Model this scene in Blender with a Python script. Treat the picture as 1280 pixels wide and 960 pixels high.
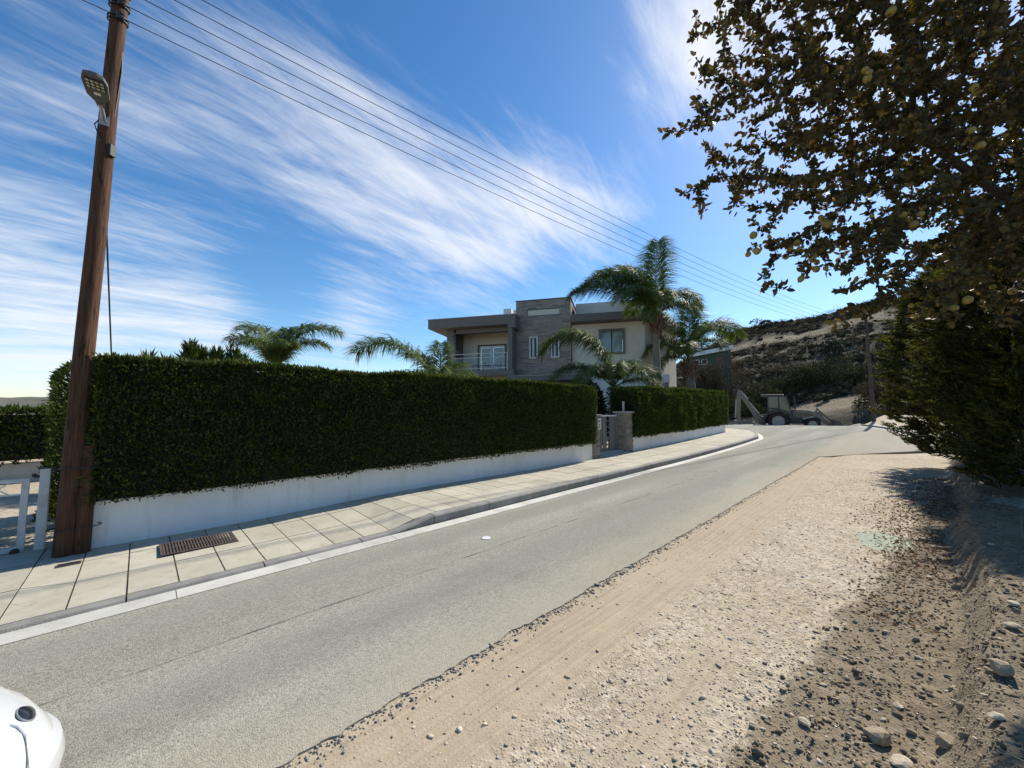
import bpy, bmesh, math, random
import numpy as np
from mathutils import Vector, Matrix

# ------------------------------------------------------------------ camera, world, sun, exposure
scene = bpy.context.scene
for o in list(bpy.data.objects):
    bpy.data.objects.remove(o)
COL = scene.collection
R = math.radians
EYE = 1.6
cam_d = bpy.data.cameras.new('camera'); cam = bpy.data.objects.new('camera', cam_d); COL.objects.link(cam)
cam.location = (0, 0, EYE)
cam.rotation_euler = (R(90) + math.atan(35 / 481.0), 0, 0)
cam_d.sensor_width = 36.0
cam_d.lens = 36.0 * 481.0 / 1280.0
cam_d.clip_start = 0.05
cam_d.clip_end = 9000
scene.camera = cam
scene.view_settings.view_transform = 'Standard'
scene.view_settings.look = 'None'
scene.view_settings.gamma = 1.0
scene.view_settings.use_curve_mapping = False
scene.view_settings.exposure = 0.56
SUN_AZ, SUN_EL = R(45.0), R(40.0)          # azimuth measured from +Y towards +X
sd = Vector((math.sin(SUN_AZ) * math.cos(SUN_EL), math.cos(SUN_AZ) * math.cos(SUN_EL), math.sin(SUN_EL)))
sun_d = bpy.data.lights.new('sun', 'SUN'); sun = bpy.data.objects.new('sun', sun_d); COL.objects.link(sun)
sun_d.energy = 4.6; sun_d.angle = R(0.53); sun_d.color = (1.0, 0.945, 0.85)
sun.rotation_euler = sd.to_track_quat('Z', 'Y').to_euler()
sun.location = sd * 60
scene.cycles.use_denoising = True
scene.cycles.max_bounces = 6
scene.cycles.transparent_max_bounces = 6

def pix_dir(px, py):
    p = math.atan(35 / 481.0); u = (px - 640) / 481.0; v = (480 - py) / 481.0
    return Vector((u, math.cos(p) - v * math.sin(p), math.sin(p) + v * math.cos(p))).normalized()

world = bpy.data.worlds.new('World'); scene.world = world; world.use_nodes = True
def build_world():
    nt = world.node_tree; N = nt.nodes; L = nt.links; N.clear()
    out = N.new('ShaderNodeOutputWorld'); bg = N.new('ShaderNodeBackground'); bg.inputs['Strength'].default_value = 0.112
    L.new(bg.outputs[0], out.inputs[0])
    sky = N.new('ShaderNodeTexSky'); sky.sky_type = 'NISHITA'; sky.sun_disc = False
    sky.sun_elevation = SUN_EL; sky.sun_rotation = SUN_AZ; sky.altitude = 150; sky.air_density = 1.0; sky.dust_density = 0.25; sky.ozone_density = 2.2
    tc = N.new('ShaderNodeTexCoord')
    def math_(op, a, b=None, c=None, clamp=False):
        n = N.new('ShaderNodeMath'); n.operation = op; n.use_clamp = clamp
        for i, v in enumerate((a, b, c)):
            if v is None: continue
            if isinstance(v, (int, float)): n.inputs[i].default_value = v
            else: L.new(v, n.inputs[i])
        return n.outputs[0]
    sep = N.new('ShaderNodeSeparateXYZ'); L.new(tc.outputs['Generated'], sep.inputs[0])
    zz = math_('ADD', math_('MAXIMUM', sep.outputs[2], 0.0), 0.16)
    cmb = N.new('ShaderNodeCombineXYZ')
    L.new(math_('DIVIDE', sep.outputs[0], zz), cmb.inputs[0]); L.new(math_('DIVIDE', sep.outputs[1], zz), cmb.inputs[1])
    def noise(scale, detail, rough, rot, sx, sy, dist=0.0, off=0.0):
        m0 = N.new('ShaderNodeMapping'); m0.inputs['Rotation'].default_value = (0, 0, R(rot)); L.new(cmb.outputs[0], m0.inputs[0])
        mp = N.new('ShaderNodeMapping'); mp.inputs['Scale'].default_value = (sx, sy, 1)
        mp.inputs['Location'].default_value = (off, off * .7, off)
        L.new(m0.outputs[0], mp.inputs[0])
        n = N.new('ShaderNodeTexNoise'); n.inputs['Scale'].default_value = scale; n.inputs['Detail'].default_value = detail
        n.inputs['Roughness'].default_value = rough; n.inputs['Distortion'].default_value = dist
        L.new(mp.outputs[0], n.inputs['Vector']); return n.outputs[0]
    streak = noise(1.5, 9, 0.62, -38, 0.5, 2.2, 0.5, 3.1)
    soft = noise(0.8, 5, 0.55, -30, 0.7, 1.6, 0.8, 7.7)
    wisp = noise(4.5, 9, 0.7, -55, 0.6, 2.6, 0.9, 1.3)
    # where the cirrus patches stand in the sky (direction, tightness, weight)
    total = None
    patches = [((540, 262), 40, .30), ((680, 255), 70, .40), ((430, 250), 60, .16), ((320, 190), 45, .07), ((765, 272), 150, .22), ((620, 325), 200, .16),
               ((30, 400), 40, .20), ((10, 320), 60, .06), ((150, 350), 70, .17), ((270, 388), 220, .30), ((90, 200), 22, .17), ((440, 405), 220, .34),
               ((905, 2), 110, .62), ((370, 40), 60, .12), ((640, 60), 40, -.14), ((850, 130), 80, .04),
               ((880, 340), 60, -.28), ((680, 360), 160, -.16), ((330, 340), 130, -.24), ((130, 300), 200, -.14), ((60, 480), 260, .2)]
    for (px, py), k, w in patches:
        d = pix_dir(px, py)
        vm = N.new('ShaderNodeVectorMath'); vm.operation = 'DOT_PRODUCT'; L.new(tc.outputs['Generated'], vm.inputs[0]); vm.inputs[1].default_value = d
        g = math_('EXPONENT', math_('MULTIPLY', math_('SUBTRACT', vm.outputs['Value'], 1.0), float(k)))
        g = math_('MULTIPLY', g, w)
        total = g if total is None else math_('ADD', total, g)
    a = math_('ADD', math_('MULTIPLY', streak, 1.0), math_('MULTIPLY', soft, .45))
    a = math_('ADD', a, math_('MULTIPLY', wisp, .62))
    a = math_('ADD', a, total)
    mr = N.new('ShaderNodeMapRange'); mr.interpolation_type = 'SMOOTHSTEP'
    mr.inputs['From Min'].default_value = 1.04; mr.inputs['From Max'].default_value = 1.84
    L.new(a, mr.inputs['Value'])
    cov = math_('MULTIPLY', mr.outputs[0], .93)
    # a faint veil right across
    hz = N.new('ShaderNodeMapRange'); L.new(sep.outputs[2], hz.inputs['Value']); hz.inputs['From Min'].default_value = -0.02; hz.inputs['From Max'].default_value = 0.16
    hz.inputs['To Min'].default_value = .16; hz.inputs['To Max'].default_value = 0.0
    cov = math_('MAXIMUM', cov, hz.outputs[0])
    hs = N.new('ShaderNodeHueSaturation'); hs.inputs['Saturation'].default_value = 1.28; hs.inputs['Value'].default_value = 1.0
    L.new(sky.outputs[0], hs.inputs['Color'])
    mx = N.new('ShaderNodeMixRGB'); L.new(cov, mx.inputs[0]); L.new(hs.outputs[0], mx.inputs[1]); mx.inputs[2].default_value = (6.0, 6.15, 6.4, 1)
    L.new(mx.outputs[0], bg.inputs['Color'])
build_world()

# ------------------------------------------------------------------ frames of reference
A46 = R(46.0); DX, DY = math.sin(A46), math.cos(A46)      # along the road; to its left is (-DY, DX)
K = 0.016                                                 # the road climbs gently
def w2(s, t): return (s * DX - t * DY, s * DY + t * DX)
def W(s, t, z=0.0):
    x, y = w2(s, t); return Vector((x, y, K * s + z))
def sm(x, a=0.0, b=1.0):
    x = np.clip((np.asarray(x, float) - a) / (b - a), 0, 1); return x * x * (3 - 2 * x)
rng = np.random.default_rng(7); rnd = random.Random(11)
_lat = np.random.default_rng(3).random((257, 257))
def vn(x, y):
    x = np.asarray(x, float); y = np.asarray(y, float)
    xi = np.floor(x).astype(int); yi = np.floor(y).astype(int); fx = x - xi; fy = y - yi
    fx = fx * fx * (3 - 2 * fx); fy = fy * fy * (3 - 2 * fy)
    g = lambda i, j: _lat[i % 257, j % 257]
    return (g(xi, yi) * (1 - fx) + g(xi + 1, yi) * fx) * (1 - fy) + (g(xi, yi + 1) * (1 - fx) + g(xi + 1, yi + 1) * fx) * fy
def fbm(x, y, o=4):
    r = 0; a = .5
    for i in range(o):
        r = r + a * (vn(x + 17.3 * i, y - 9.1 * i) - .5); x = x * 2.03; y = y * 2.03; a *= .5
    return r

# ------------------------------------------------------------------ object helpers
def wm(o):
    m = o.matrix_basis.copy()
    return wm(o.parent) @ m if o.parent else m
def tag(o, label, cat=None, group=None, kind=None):
    o['label'] = label
    if cat: o['category'] = cat
    if group: o['group'] = group
    if kind: o['kind'] = kind
    return o
def thing(name, label, cat, loc=(0, 0, 0), rz=0.0, group=None, kind=None):
    o = bpy.data.objects.new(name, None); COL.objects.link(o); o.empty_display_size = .2
    o.location = loc; o.rotation_euler = (0, 0, rz)
    return tag(o, label, cat, group, kind)
def link_mesh(name, me, mat, parent=None, smooth=False, world=False, bevel=0.0):
    """mesh coordinates are local to parent (or world); the origin goes to the bottom centre"""
    n = len(me.vertices); co = np.empty(n * 3, np.float32); me.vertices.foreach_get('co', co); co = co.reshape(-1, 3)
    if world and parent is not None:
        im = np.array(wm(parent).inverted()); co = co @ im[:3, :3].T.astype(np.float32) + im[:3, 3].astype(np.float32)
    mn = co.min(0); mx = co.max(0); org = np.array(((mn[0] + mx[0]) / 2, (mn[1] + mx[1]) / 2, mn[2]))
    me.vertices.foreach_set('co', (co - org).astype(np.float32).ravel())
    me.materials.append(mat)
    if smooth: me.polygons.foreach_set('use_smooth', np.ones(len(me.polygons), bool))
    me.update()
    o = bpy.data.objects.new(name, me); COL.objects.link(o); o.location = org; o.parent = parent
    if bevel:
        b = o.modifiers.new('bevel', 'BEVEL'); b.width = bevel; b.segments = 2; b.limit_method = 'ANGLE'
    return o
def np_obj(name, V, mat, parent=None, nper=4, smooth=False, world=True):
    V = np.asarray(V, np.float32).reshape(-1, 3); n = len(V) // nper
    me = bpy.data.meshes.new(name); me.vertices.add(len(V)); me.vertices.foreach_set('co', V.ravel())
    me.loops.add(n * nper); me.loops.foreach_set('vertex_index', np.arange(n * nper, dtype=np.int32))
    me.polygons.add(n); me.polygons.foreach_set('loop_start', np.arange(0, n * nper, nper, dtype=np.int32))
    try: me.polygons.foreach_set('loop_total', np.full(n, nper, np.int32))
    except Exception: pass
    me.update(calc_edges=True); me.validate()
    return link_mesh(name, me, mat, parent, smooth, world)
def tri_obj(name, V, F, mat, parent=None, smooth=True, world=True):
    me = bpy.data.meshes.new(name); V = np.asarray(V, np.float32); F = np.asarray(F, np.int32); n = len(F); k = F.shape[1]
    me.vertices.add(len(V)); me.vertices.foreach_set('co', V.ravel())
    me.loops.add(n * k); me.loops.foreach_set('vertex_index', F.ravel())
    me.polygons.add(n); me.polygons.foreach_set('loop_start', np.arange(0, n * k, k, dtype=np.int32))
    try: me.polygons.foreach_set('loop_total', np.full(n, k, np.int32))
    except Exception: pass
    me.update(calc_edges=True)
    return link_mesh(name, me, mat, parent, smooth, world)

class MB:
    def __init__(s): s.v = []; s.f = []
    def add(s, vs, fs):
        b = len(s.v); s.v += [Vector(v) for v in vs]; s.f += [tuple(b + i for i in f) for f in fs]; return s
    def box(s, x0, x1, y0, y1, z0, z1):
        return s.add([(x0, y0, z0), (x1, y0, z0), (x1, y1, z0), (x0, y1, z0), (x0, y0, z1), (x1, y0, z1), (x1, y1, z1), (x0, y1, z1)],
                     [(3, 2, 1, 0), (4, 5, 6, 7), (0, 1, 5, 4), (1, 2, 6, 5), (2, 3, 7, 6), (3, 0, 4, 7)])
    def obox(s, c, size, M=None):
        q = MB(); a, b, d = size; q.box(-a / 2, a / 2, -b / 2, b / 2, -d / 2, d / 2)
        T = Matrix.Translation(c) @ (M.to_4x4() if M is not None else Matrix.Identity(4))
        return s.add([T @ v for v in q.v], q.f)
    def prism(s, poly, z0, z1, zf=None):
        n = len(poly)
        lo = [(p[0], p[1], z0) for p in poly]; hi = [(p[0], p[1], z1) for p in poly]
        return s.add(lo + hi, [tuple(range(n - 1, -1, -1)), tuple(range(n, 2 * n))] + [(i, (i + 1) % n, n + (i + 1) % n, n + i) for i in range(n)])
    def prism_y(s, poly, y0, y1):       # polygon in x,z pulled along y
        n = len(poly)
        a = [(p[0], y0, p[1]) for p in poly]; b = [(p[0], y1, p[1]) for p in poly]
        return s.add(a + b, [tuple(range(n)), tuple(range(2 * n - 1, n - 1, -1))] + [(i, n + i, n + (i + 1) % n, (i + 1) % n) for i in range(n)])
    def tube(s, pts, rad, n=8, cap=True):
        pts = [Vector(p) for p in pts]; m = len(pts)
        if not hasattr(rad, '__len__'): rad = [rad] * m
        vs = []; up = None
        for i, p in enumerate(pts):
            d = (pts[min(i + 1, m - 1)] - pts[max(i - 1, 0)]).normalized()
            if up is None:
                up = Vector((0, 0, 1)) if abs(d.z) < .9 else Vector((1, 0, 0))
            x = up.cross(d).normalized(); y = d.cross(x); up = y
            for k in range(n):
                a = 2 * math.pi * k / n; vs.append(p + (x * math.cos(a) + y * math.sin(a)) * rad[i])
        fs = [(i * n + k, i * n + (k + 1) % n, (i + 1) * n + (k + 1) % n, (i + 1) * n + k) for i in range(m - 1) for k in range(n)]
        if cap: fs += [tuple(range(n - 1, -1, -1)), tuple(range((m - 1) * n, m * n))]
        return s.add(vs, fs)
    def lathe(s, prof, n=24, axis='z', c=(0, 0, 0), cap=True):      # prof: (r, h)
        vs = []
        for r, h in prof:
            for k in range(n):
                a = 2 * math.pi * k / n; x, y = r * math.cos(a), r * math.sin(a)
                v = (x, y, h) if axis == 'z' else ((x, h, y) if axis == 'y' else (h, x, y))
                vs.append(Vector(v) + Vector(c))
        m = len(prof)
        fs = [(i * n + k, i * n + (k + 1) % n, (i + 1) * n + (k + 1) % n, (i + 1) * n + k) for i in range(m - 1) for k in range(n)]
        if cap: fs += [tuple(range(n - 1, -1, -1)), tuple(range((m - 1) * n, m * n))]
        return s.add(vs, fs)
    def mesh(s, name):
        me = bpy.data.meshes.new(name); me.from_pydata([tuple(v) for v in s.v], [], s.f)
        bm = bmesh.new(); bm.from_mesh(me); bmesh.ops.recalc_face_normals(bm, faces=bm.faces); bm.to_mesh(me); bm.free()
        return me
    def build(s, name, mat, parent=None, smooth=False, world=False, bevel=0.0):
        o = link_mesh(name, s.mesh(name), mat, parent, smooth, world, bevel)
        if smooth:
            try:
                o.data.set_sharp_from_angle(angle=R(40))
            except Exception: pass
        return o
def Bx(name, mat, parent, x0, x1, y0, y1, z0, z1, bevel=0.0, world=False):
    return MB().box(x0, x1, y0, y1, z0, z1).build(name, mat, parent, False, world, bevel)

# ------------------------------------------------------------------ procedural materials
class NT:
    def __init__(s, name):
        s.m = bpy.data.materials.new(name); s.m.use_nodes = True; s.t = s.m.node_tree; s.N = s.t.nodes; s.L = s.t.links
        s.b = s.N['Principled BSDF']; s.out = s.N['Material Output']; s.pos = None
    def n(s, k, **kw):
        x = s.N.new(k)
        for a, b in kw.items(): setattr(x, a, b)
        return x
    def put(s, sock, v):
        if hasattr(v, 'is_linked') or hasattr(v, 'links'): s.L.new(v, sock)
        else:
            if isinstance(v, (tuple, list)) and len(v) == 3 and sock.type == 'RGBA': v = (*v, 1)
            sock.default_value = v
    def P(s):
        if s.pos is None: s.pos = s.n('ShaderNodeNewGeometry').outputs['Position']
        return s.pos
    def mp(s, vec, scale=(1, 1, 1), rot=(0, 0, 0), loc=(0, 0, 0)):
        x = s.n('ShaderNodeMapping'); s.L.new(vec, x.inputs[0]); x.inputs['Scale'].default_value = scale; x.inputs['Rotation'].default_value = rot; x.inputs['Location'].default_value = loc
        return x.outputs[0]
    def noise(s, scale, detail=4, rough=.55, vec=None, dist=0):
        x = s.n('ShaderNodeTexNoise'); s.L.new(vec if vec is not None else s.P(), x.inputs['Vector'])
        x.inputs['Scale'].default_value = scale; x.inputs['Detail'].default_value = detail; x.inputs['Roughness'].default_value = rough; x.inputs['Distortion'].default_value = dist
        return x.outputs[0]
    def voro(s, scale, vec=None, feature='F1', out='Distance', rand=1.0):
        x = s.n('ShaderNodeTexVoronoi', feature=feature); s.L.new(vec if vec is not None else s.P(), x.inputs['Vector']); x.inputs['Scale'].default_value = scale
        x.inputs['Randomness'].default_value = rand
        return x.outputs[out]
    def ramp(s, v, a, b, lo=0.0, hi=1.0, smooth=False):
        x = s.n('ShaderNodeMapRange'); s.L.new(v, x.inputs[0])
        if smooth: x.interpolation_type = 'SMOOTHSTEP'
        x.inputs[1].default_value = a; x.inputs[2].default_value = b; x.inputs[3].default_value = lo; x.inputs[4].default_value = hi
        return x.outputs[0]
    def mix(s, f, a, b, mode='MIX'):
        x = s.n('ShaderNodeMixRGB', blend_type=mode); s.put(x.inputs[0], f); s.put(x.inputs[1], a); s.put(x.inputs[2], b); return x.outputs[0]
    def ma(s, op, a, b=None):
        x = s.n('ShaderNodeMath', operation=op); s.put(x.inputs[0], a)
        if b is not None: s.put(x.inputs[1], b)
        return x.outputs[0]
    def attr(s, name):
        return s.n('ShaderNodeAttribute', attribute_name=name).outputs['Fac']
    def bump(s, h, strength=.4, dist=.02, prev=None):
        x = s.n('ShaderNodeBump'); x.inputs['Strength'].default_value = strength; x.inputs['Distance'].default_value = dist; s.L.new(h, x.inputs['Height'])
        if prev is not None: s.L.new(prev, x.inputs['Normal'])
        return x.outputs[0]
    def done(s, col, rough=.8, normal=None, metal=0.0, spec=None):
        s.put(s.b.inputs['Base Color'], col); s.put(s.b.inputs['Roughness'], rough); s.put(s.b.inputs['Metallic'], metal)
        if spec is not None: s.b.inputs['Specular IOR Level'].default_value = spec
        if normal is not None: s.L.new(normal, s.b.inputs['Normal'])
        return s.m
def plain(name, c, rough=.6, var=.12, scale=6, bump=.15, bscale=60, metal=0.0, dirt=None, dscale=2.5, spec=None, objrand=0.0):
    t = NT(name); n = t.noise(scale, 5, .6)
    f = t.ramp(n, .3, .7, 1 - var, 1 + var)
    col = t.mix(1.0, c, f, 'MULTIPLY')
    if dirt is not None:
        col = t.mix(t.ramp(t.noise(dscale, 6, .65), .48, .72, 0, .8), col, dirt)
    if objrand:
        r = t.n('ShaderNodeObjectInfo').outputs['Random']; col = t.mix(1.0, col, t.ramp(r, 0, 1, 1 - objrand, 1 + objrand), 'MULTIPLY')
    nm = t.bump(t.noise(bscale, 3), bump, .01) if bump else None
    return t.done(col, rough, nm, metal, spec)
def leaf_mat(name, cols, rough=.7, trans=.35, tint=(1.0, 1.0, .55), big=None, spec=.12):
    t = NT(name)
    g = t.n('ShaderNodeNewGeometry'); r = g.outputs['Random Per Island']
    cr = t.n('ShaderNodeValToRGB'); e = cr.color_ramp.elements
    for i, c in enumerate(cols):
        p = i / max(1, len(cols) - 1)
        if i < 2: el = e[i]; el.position = p
        else: el = e.new(p)
        el.color = (*c, 1)
    e[0].position = 0
    t.L.new(r, cr.inputs[0]); col = cr.outputs[0]
    if big: col = t.mix(1.0, col, t.ramp(t.noise(big, 3), .3, .7, .65, 1.3), 'MULTIPLY')
    t.put(t.b.inputs['Base Color'], col); t.b.inputs['Roughness'].default_value = rough; t.b.inputs['Specular IOR Level'].default_value = spec
    tr = t.n('ShaderNodeBsdfTranslucent'); t.L.new(t.mix(1.0, col, tint, 'MULTIPLY'), tr.inputs['Color'])
    ms = t.n('ShaderNodeMixShader'); ms.inputs[0].default_value = trans
    t.L.new(t.b.outputs[0], ms.inputs[1]); t.L.new(tr.outputs[0], ms.inputs[2]); t.L.new(ms.outputs[0], t.out.inputs['Surface'])
    return t.m
def unit(v):
    return v / np.maximum(np.linalg.norm(v, axis=-1, keepdims=True), 1e-9)
def leafquads(P, D, S, L, Wd, mid=.42):
    D = unit(D); S = unit(np.cross(np.cross(D, S), D)); L = np.asarray(L)[..., None]; Wd = np.asarray(Wd)[..., None]
    return np.stack([P, P + D * L * mid + S * Wd / 2, P + D * L, P + D * L * mid - S * Wd / 2], axis=1)
def leafovals(P, D, S, L, Wd):
    D = unit(D); S = unit(np.cross(np.cross(D, S), D)); Nn = np.cross(D, S); L = np.asarray(L)[..., None]; h = np.asarray(Wd)[..., None] / 2
    return np.stack([P, P + D * L * .28 + S * h * .9, P + D * L * .68 + S * h * .85 - Nn * L * .04, P + D * L - Nn * L * .12, P + D * L * .68 - S * h * .85 - Nn * L * .04, P + D * L * .28 - S * h * .9], axis=1)
_ico = {}
def lumps(P, size, jitter=.25, flat=.65, rg=rng, sub=1):
    """low stones: one 12-corner lump for each point"""
    if sub not in _ico:
        bm = bmesh.new(); bmesh.ops.create_icosphere(bm, subdivisions=sub, radius=1); bm.verts.ensure_lookup_table()
        _ico[sub] = (np.array([v.co[:] for v in bm.verts]), np.array([[v.index for v in f.verts] for f in bm.faces])); bm.free()
    V, F = _ico[sub]; n = len(P); m = len(V)
    Q = V[None] * (1 + jitter * (rg.random((n, m, 1)) - .5) * 2)
    sc = np.stack([rg.uniform(.7, 1.35, n), rg.uniform(.6, 1.1, n), rg.uniform(.6, 1.1, n) * flat], 1) * np.asarray(size)[:, None]
    Q = Q * sc[:, None, :]; a = rg.random(n) * 6.283; c, s_ = np.cos(a)[:, None], np.sin(a)[:, None]
    X = Q[..., 0] * c - Q[..., 1] * s_; Y = Q[..., 0] * s_ + Q[..., 1] * c
    Q = np.stack([X, Y, Q[..., 2]], -1) + P[:, None]
    FF = F[None] + (np.arange(n) * m)[:, None, None]
    return Q.reshape(-1, 3), FF.reshape(-1, 3)

# ---- the palette
def wall_material():
    t = NT('stained_white_render'); v = t.mp(t.P(), scale=(3.0, 3.0, .5)); run = t.noise(2.2, 6, .65, vec=v); blot = t.noise(1.1, 6, .65); fine = t.noise(26, 4, .6)
    c = t.mix(t.ramp(blot, .4, .7), (.82, .82, .80), (.72, .715, .69)); c = t.mix(t.ramp(run, .54, .74, 0, .55), c, (.50, .48, .43)); c = t.mix(t.ramp(fine, .62, .74, 0, .3), c, (.52, .50, .46))
    return t.done(c, .9, t.bump(t.ma('ADD', t.noise(90, 3), fine), .3, .01), spec=.2)
M_white_wall_plain = plain('white_render', (.80, .80, .79), .85, .06, 3, .25, 90, dirt=(.60, .58, .54), dscale=1.3)
M_white_wall = wall_material()
M_white_metal = plain('white_painted_metal', (.68, .68, .66), .45, .05, 8, .05, 60, dirt=(.4, .37, .33), dscale=5)
M_galv = plain('galvanised_steel', (.42, .43, .43), .45, .15, 20, .1, 90, metal=.7)
M_dark_metal = plain('dark_metal', (.035, .035, .037), .5, .2, 20, .1, 80, metal=.4)
M_black_rubber = plain('black_cable', (.012, .012, .013), .6, .2, 30, 0)
M_concrete = plain('pale_concrete', (.40, .38, .33), .9, .14, 3.5, .35, 120, dirt=(.27, .25, .21), dscale=1.8)
M_rust = plain('rusty_iron', (.085, .06, .05), .75, .4, 14, .4, 70, dirt=(.05, .035, .03), dscale=9)

# ================================================================== GROUND
def kerb_t(s):      # front face of the kerb
    s = np.asarray(s, float); return 4.65 + np.where(s > 10, .0035 * (s - 10) ** 2, 0)
def kerb_h(s): return .03 + .105 * sm(s, 2.45, 2.95)
def wall_t(s):
    return np.interp(s, [-6, -.4, 8.6, 11.6, 16, 20, 26], [6.75, 6.58, 6.24, 6.38, 6.62, 6.95, 7.5])
def wall_h(s): return .05 + .085 * sm(s, .5, 4.0)
def pav_z(s, t):
    f = np.clip((t - kerb_t(s) - .13) / 1.5, 0, 1); return kerb_h(s) * (1 - f) + wall_h(s) * f
ASPH_R = lambda s: 2.06 + .05 * fbm(s * .5, s * 0 + 3.3, 2) + .05 * fbm(s * 6, s * 0 + 8.1, 3) + .045 * fbm(s * 24, s * 0 + 1.1, 3)
def soil_edge(s): return np.interp(s, [-2, 1.2, 2, 3.5, 5, 7, 9, 14], [1.0, .9, .72, .55, .33, .12, -.1, -.6])
def bank_edge(s): return np.interp(s, [-3, 1.5, 2.4, 4.9, 7.5, 9, 14, 20], [-.1, .0, .02, -.2, -.24, -.45, -.5, -1.0]) + .10 * fbm(s * 1.7, s * 0 + 1.7, 3)
def ground_h(s, t):
    s = np.asarray(s, float); t = np.asarray(t, float)
    z = K * np.clip(s, -60, 41)
    # open lot beyond the crest, where the digger stands
    lot = sm(s, 36.3, 38.2) * sm(t, 2.6, 3.6); z = z * (1 - lot) + .08 * lot
    z = z + .75 * sm(s, 38.5, 41) * sm(-t, -3.0, -1.4)
    # verge: wheel ruts, gravel crown, soil bank
    vg = sm(-t, -2.26, -2.16) * (1 - sm(s, 17, 20) * sm(t, -14, -12))
    n1 = fbm(s * .8, t * 1.2, 4) * .05 + fbm(s * 5, t * 5, 3) * .018
    n1 = n1 * sm(2.02 - t, 0, .35); rut = -.02 * np.exp(-((t - 1.75 + .04 * s * 0) / .22) ** 2) - .016 * np.exp(-((t - .95) / .2) ** 2) * sm(-s, -5, -2)
    be = bank_edge(s); bk = sm(be - t, -.02, .20) * .25 + sm(be - t, .2, 3.5) * .38
    sl = sm(soil_edge(s) - t, -.1, .4)
    cl = sl * (np.abs(fbm(s * 7, t * 7, 3)) * .07 + np.abs(fbm(s * 17, t * 17, 2)) * .035)
    z = z + vg * (n1 - .007 - .006 * sm(2.0 - t, 0, .3) + rut + bk + cl)
    # bed below asphalt, pavement and walls
    wt = wall_t(s)
    z = z - .07 * (1 - sm(-t, -2.24, -2.14)) * sm(wt + .6 - t, 0, .1) * (1 - lot)
    jn = sm(s, 16, 19) * (1 - sm(s, 41, 42)) * sm(t, -15, -14.5); z = z - .07 * jn * sm(-t, -2.24, -2.14) - .07 * jn * sm(t, 7, 7.2) * (1 - lot)
    return z
def axis(lo, hi, step, far, g=1.22):
    a = list(np.arange(lo, hi, step)); d = step
    up = []; x = hi; d = step
    while x < far: up.append(x); d *= g; x += d
    dn = []; x = lo; d = step
    while x > -far: d *= g; x -= d; dn.append(x)
    return np.array(dn[::-1] + a + up + [far * 1.3])
sa = axis(-.5, 10.5, .045, 2600); sa = np.concatenate([sa[sa < 10.5], np.arange(10.5, 21, .14), sa[sa > 21.2]]); ta = axis(-2.6, 2.35, .04, 2600)
S_, T_ = np.meshgrid(sa, ta, indexing='ij'); Z_ = ground_h(S_, T_)
GX = S_ * DX - T_ * DY; GY = S_ * DY + T_ * DX
ns, nt_ = S_.shape; idx = np.arange(ns * nt_).reshape(ns, nt_)
F_ = np.stack([idx[:-1, :-1], idx[1:, :-1], idx[1:, 1:], idx[:-1, 1:]], -1).reshape(-1, 4)

def ground_material():
    t = NT('verge_soil_and_gravel')
    soil, patch, rut = t.attr('soil'), t.attr('patch'), t.attr('rut')
    n_big = t.noise(1.1, 5, .6); n_mid = t.noise(9, 6, .65); n_fine = t.noise(70, 4, .6)
    st = t.voro(38, out='Color'); stv = t.n('ShaderNodeSeparateColor'); t.L.new(st, stv.inputs[0])
    gravel = t.mix(t.ramp(n_big, .35, .68), (.38, .31, .212), (.455, .387, .278))
    gravel = t.mix(t.ramp(n_mid, .42, .66, 0, .55), gravel, (.50, .44, .35))
    gravel = t.mix(1.0, gravel, t.ramp(stv.outputs[0], 0, 1, .72, 1.22), 'MULTIPLY')
    gravel = t.mix(t.ramp(n_fine, .62, .76, 0, .5), gravel, (.20, .155, .11))
    gravel = t.mix(t.ma('MULTIPLY', rut, t.ramp(n_mid, .3, .6, .5, .95)), gravel, (.38, .305, .208))
    alg = t.mp(t.P(), rot=(0, 0, -(math.pi / 2 - A46))); strk = t.noise(1.0, 5, .6, vec=t.mp(alg, scale=(.7, 34, 1)))
    gravel = t.mix(t.ma('MULTIPLY', rut, t.ramp(strk, .5, .68, 0, .55)), gravel, (.27, .21, .145)); gravel = t.mix(t.ma('MULTIPLY', rut, t.ramp(strk, .5, .34, 0, .45)), gravel, (.46, .385, .275))
    dirt = t.mix(t.ramp(n_mid, .33, .7), (.118, .09, .058), (.26, .208, .138))
    dirt = t.mix(t.ramp(n_big, .4, .7, 0, .5), dirt, (.28, .226, .152))
    dirt = t.mix(t.ramp(n_fine, .55, .75, 0, .6), dirt, (.355, .292, .20))
    sf = t.ramp(t.ma('ADD', soil, t.ma('MULTIPLY', t.ma('SUBTRACT', n_mid, .5), 1.1)), .35, .65, 0, 1, True)
    col = t.mix(sf, gravel, dirt)
    pf = t.ramp(t.ma('ADD', patch, t.ma('MULTIPLY', t.ma('SUBTRACT', n_mid, .5), 1.2)), .4, .62, 0, .85, True)
    col = t.mix(pf, col, t.mix(t.ramp(n_fine, .35, .7), (.40, .43, .33), (.30, .33, .25)))
    peb = t.voro(55)
    h = t.ma('ADD', t.ma('MULTIPLY', n_fine, .6), t.ma('MULTIPLY', t.ramp(peb, .05, .5, 1, 0), .7))
    h2 = t.ma('ADD', t.ma('ADD', h, t.ma('MULTIPLY', n_mid, 1.5)), t.ma('MULTIPLY', t.ma('MULTIPLY', strk, rut), 3.0))
    h2 = t.ma('MULTIPLY', h2, t.ramp(rut, 0, 1, 1.0, .3)); nm = t.bump(h2, .6, .012)
    return t.done(col, .95, nm, spec=.15)
M_ground = ground_material()
ground = tri_obj('ground', np.stack([GX, GY, Z_], -1).reshape(-1, 3), F_, M_ground)
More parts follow.
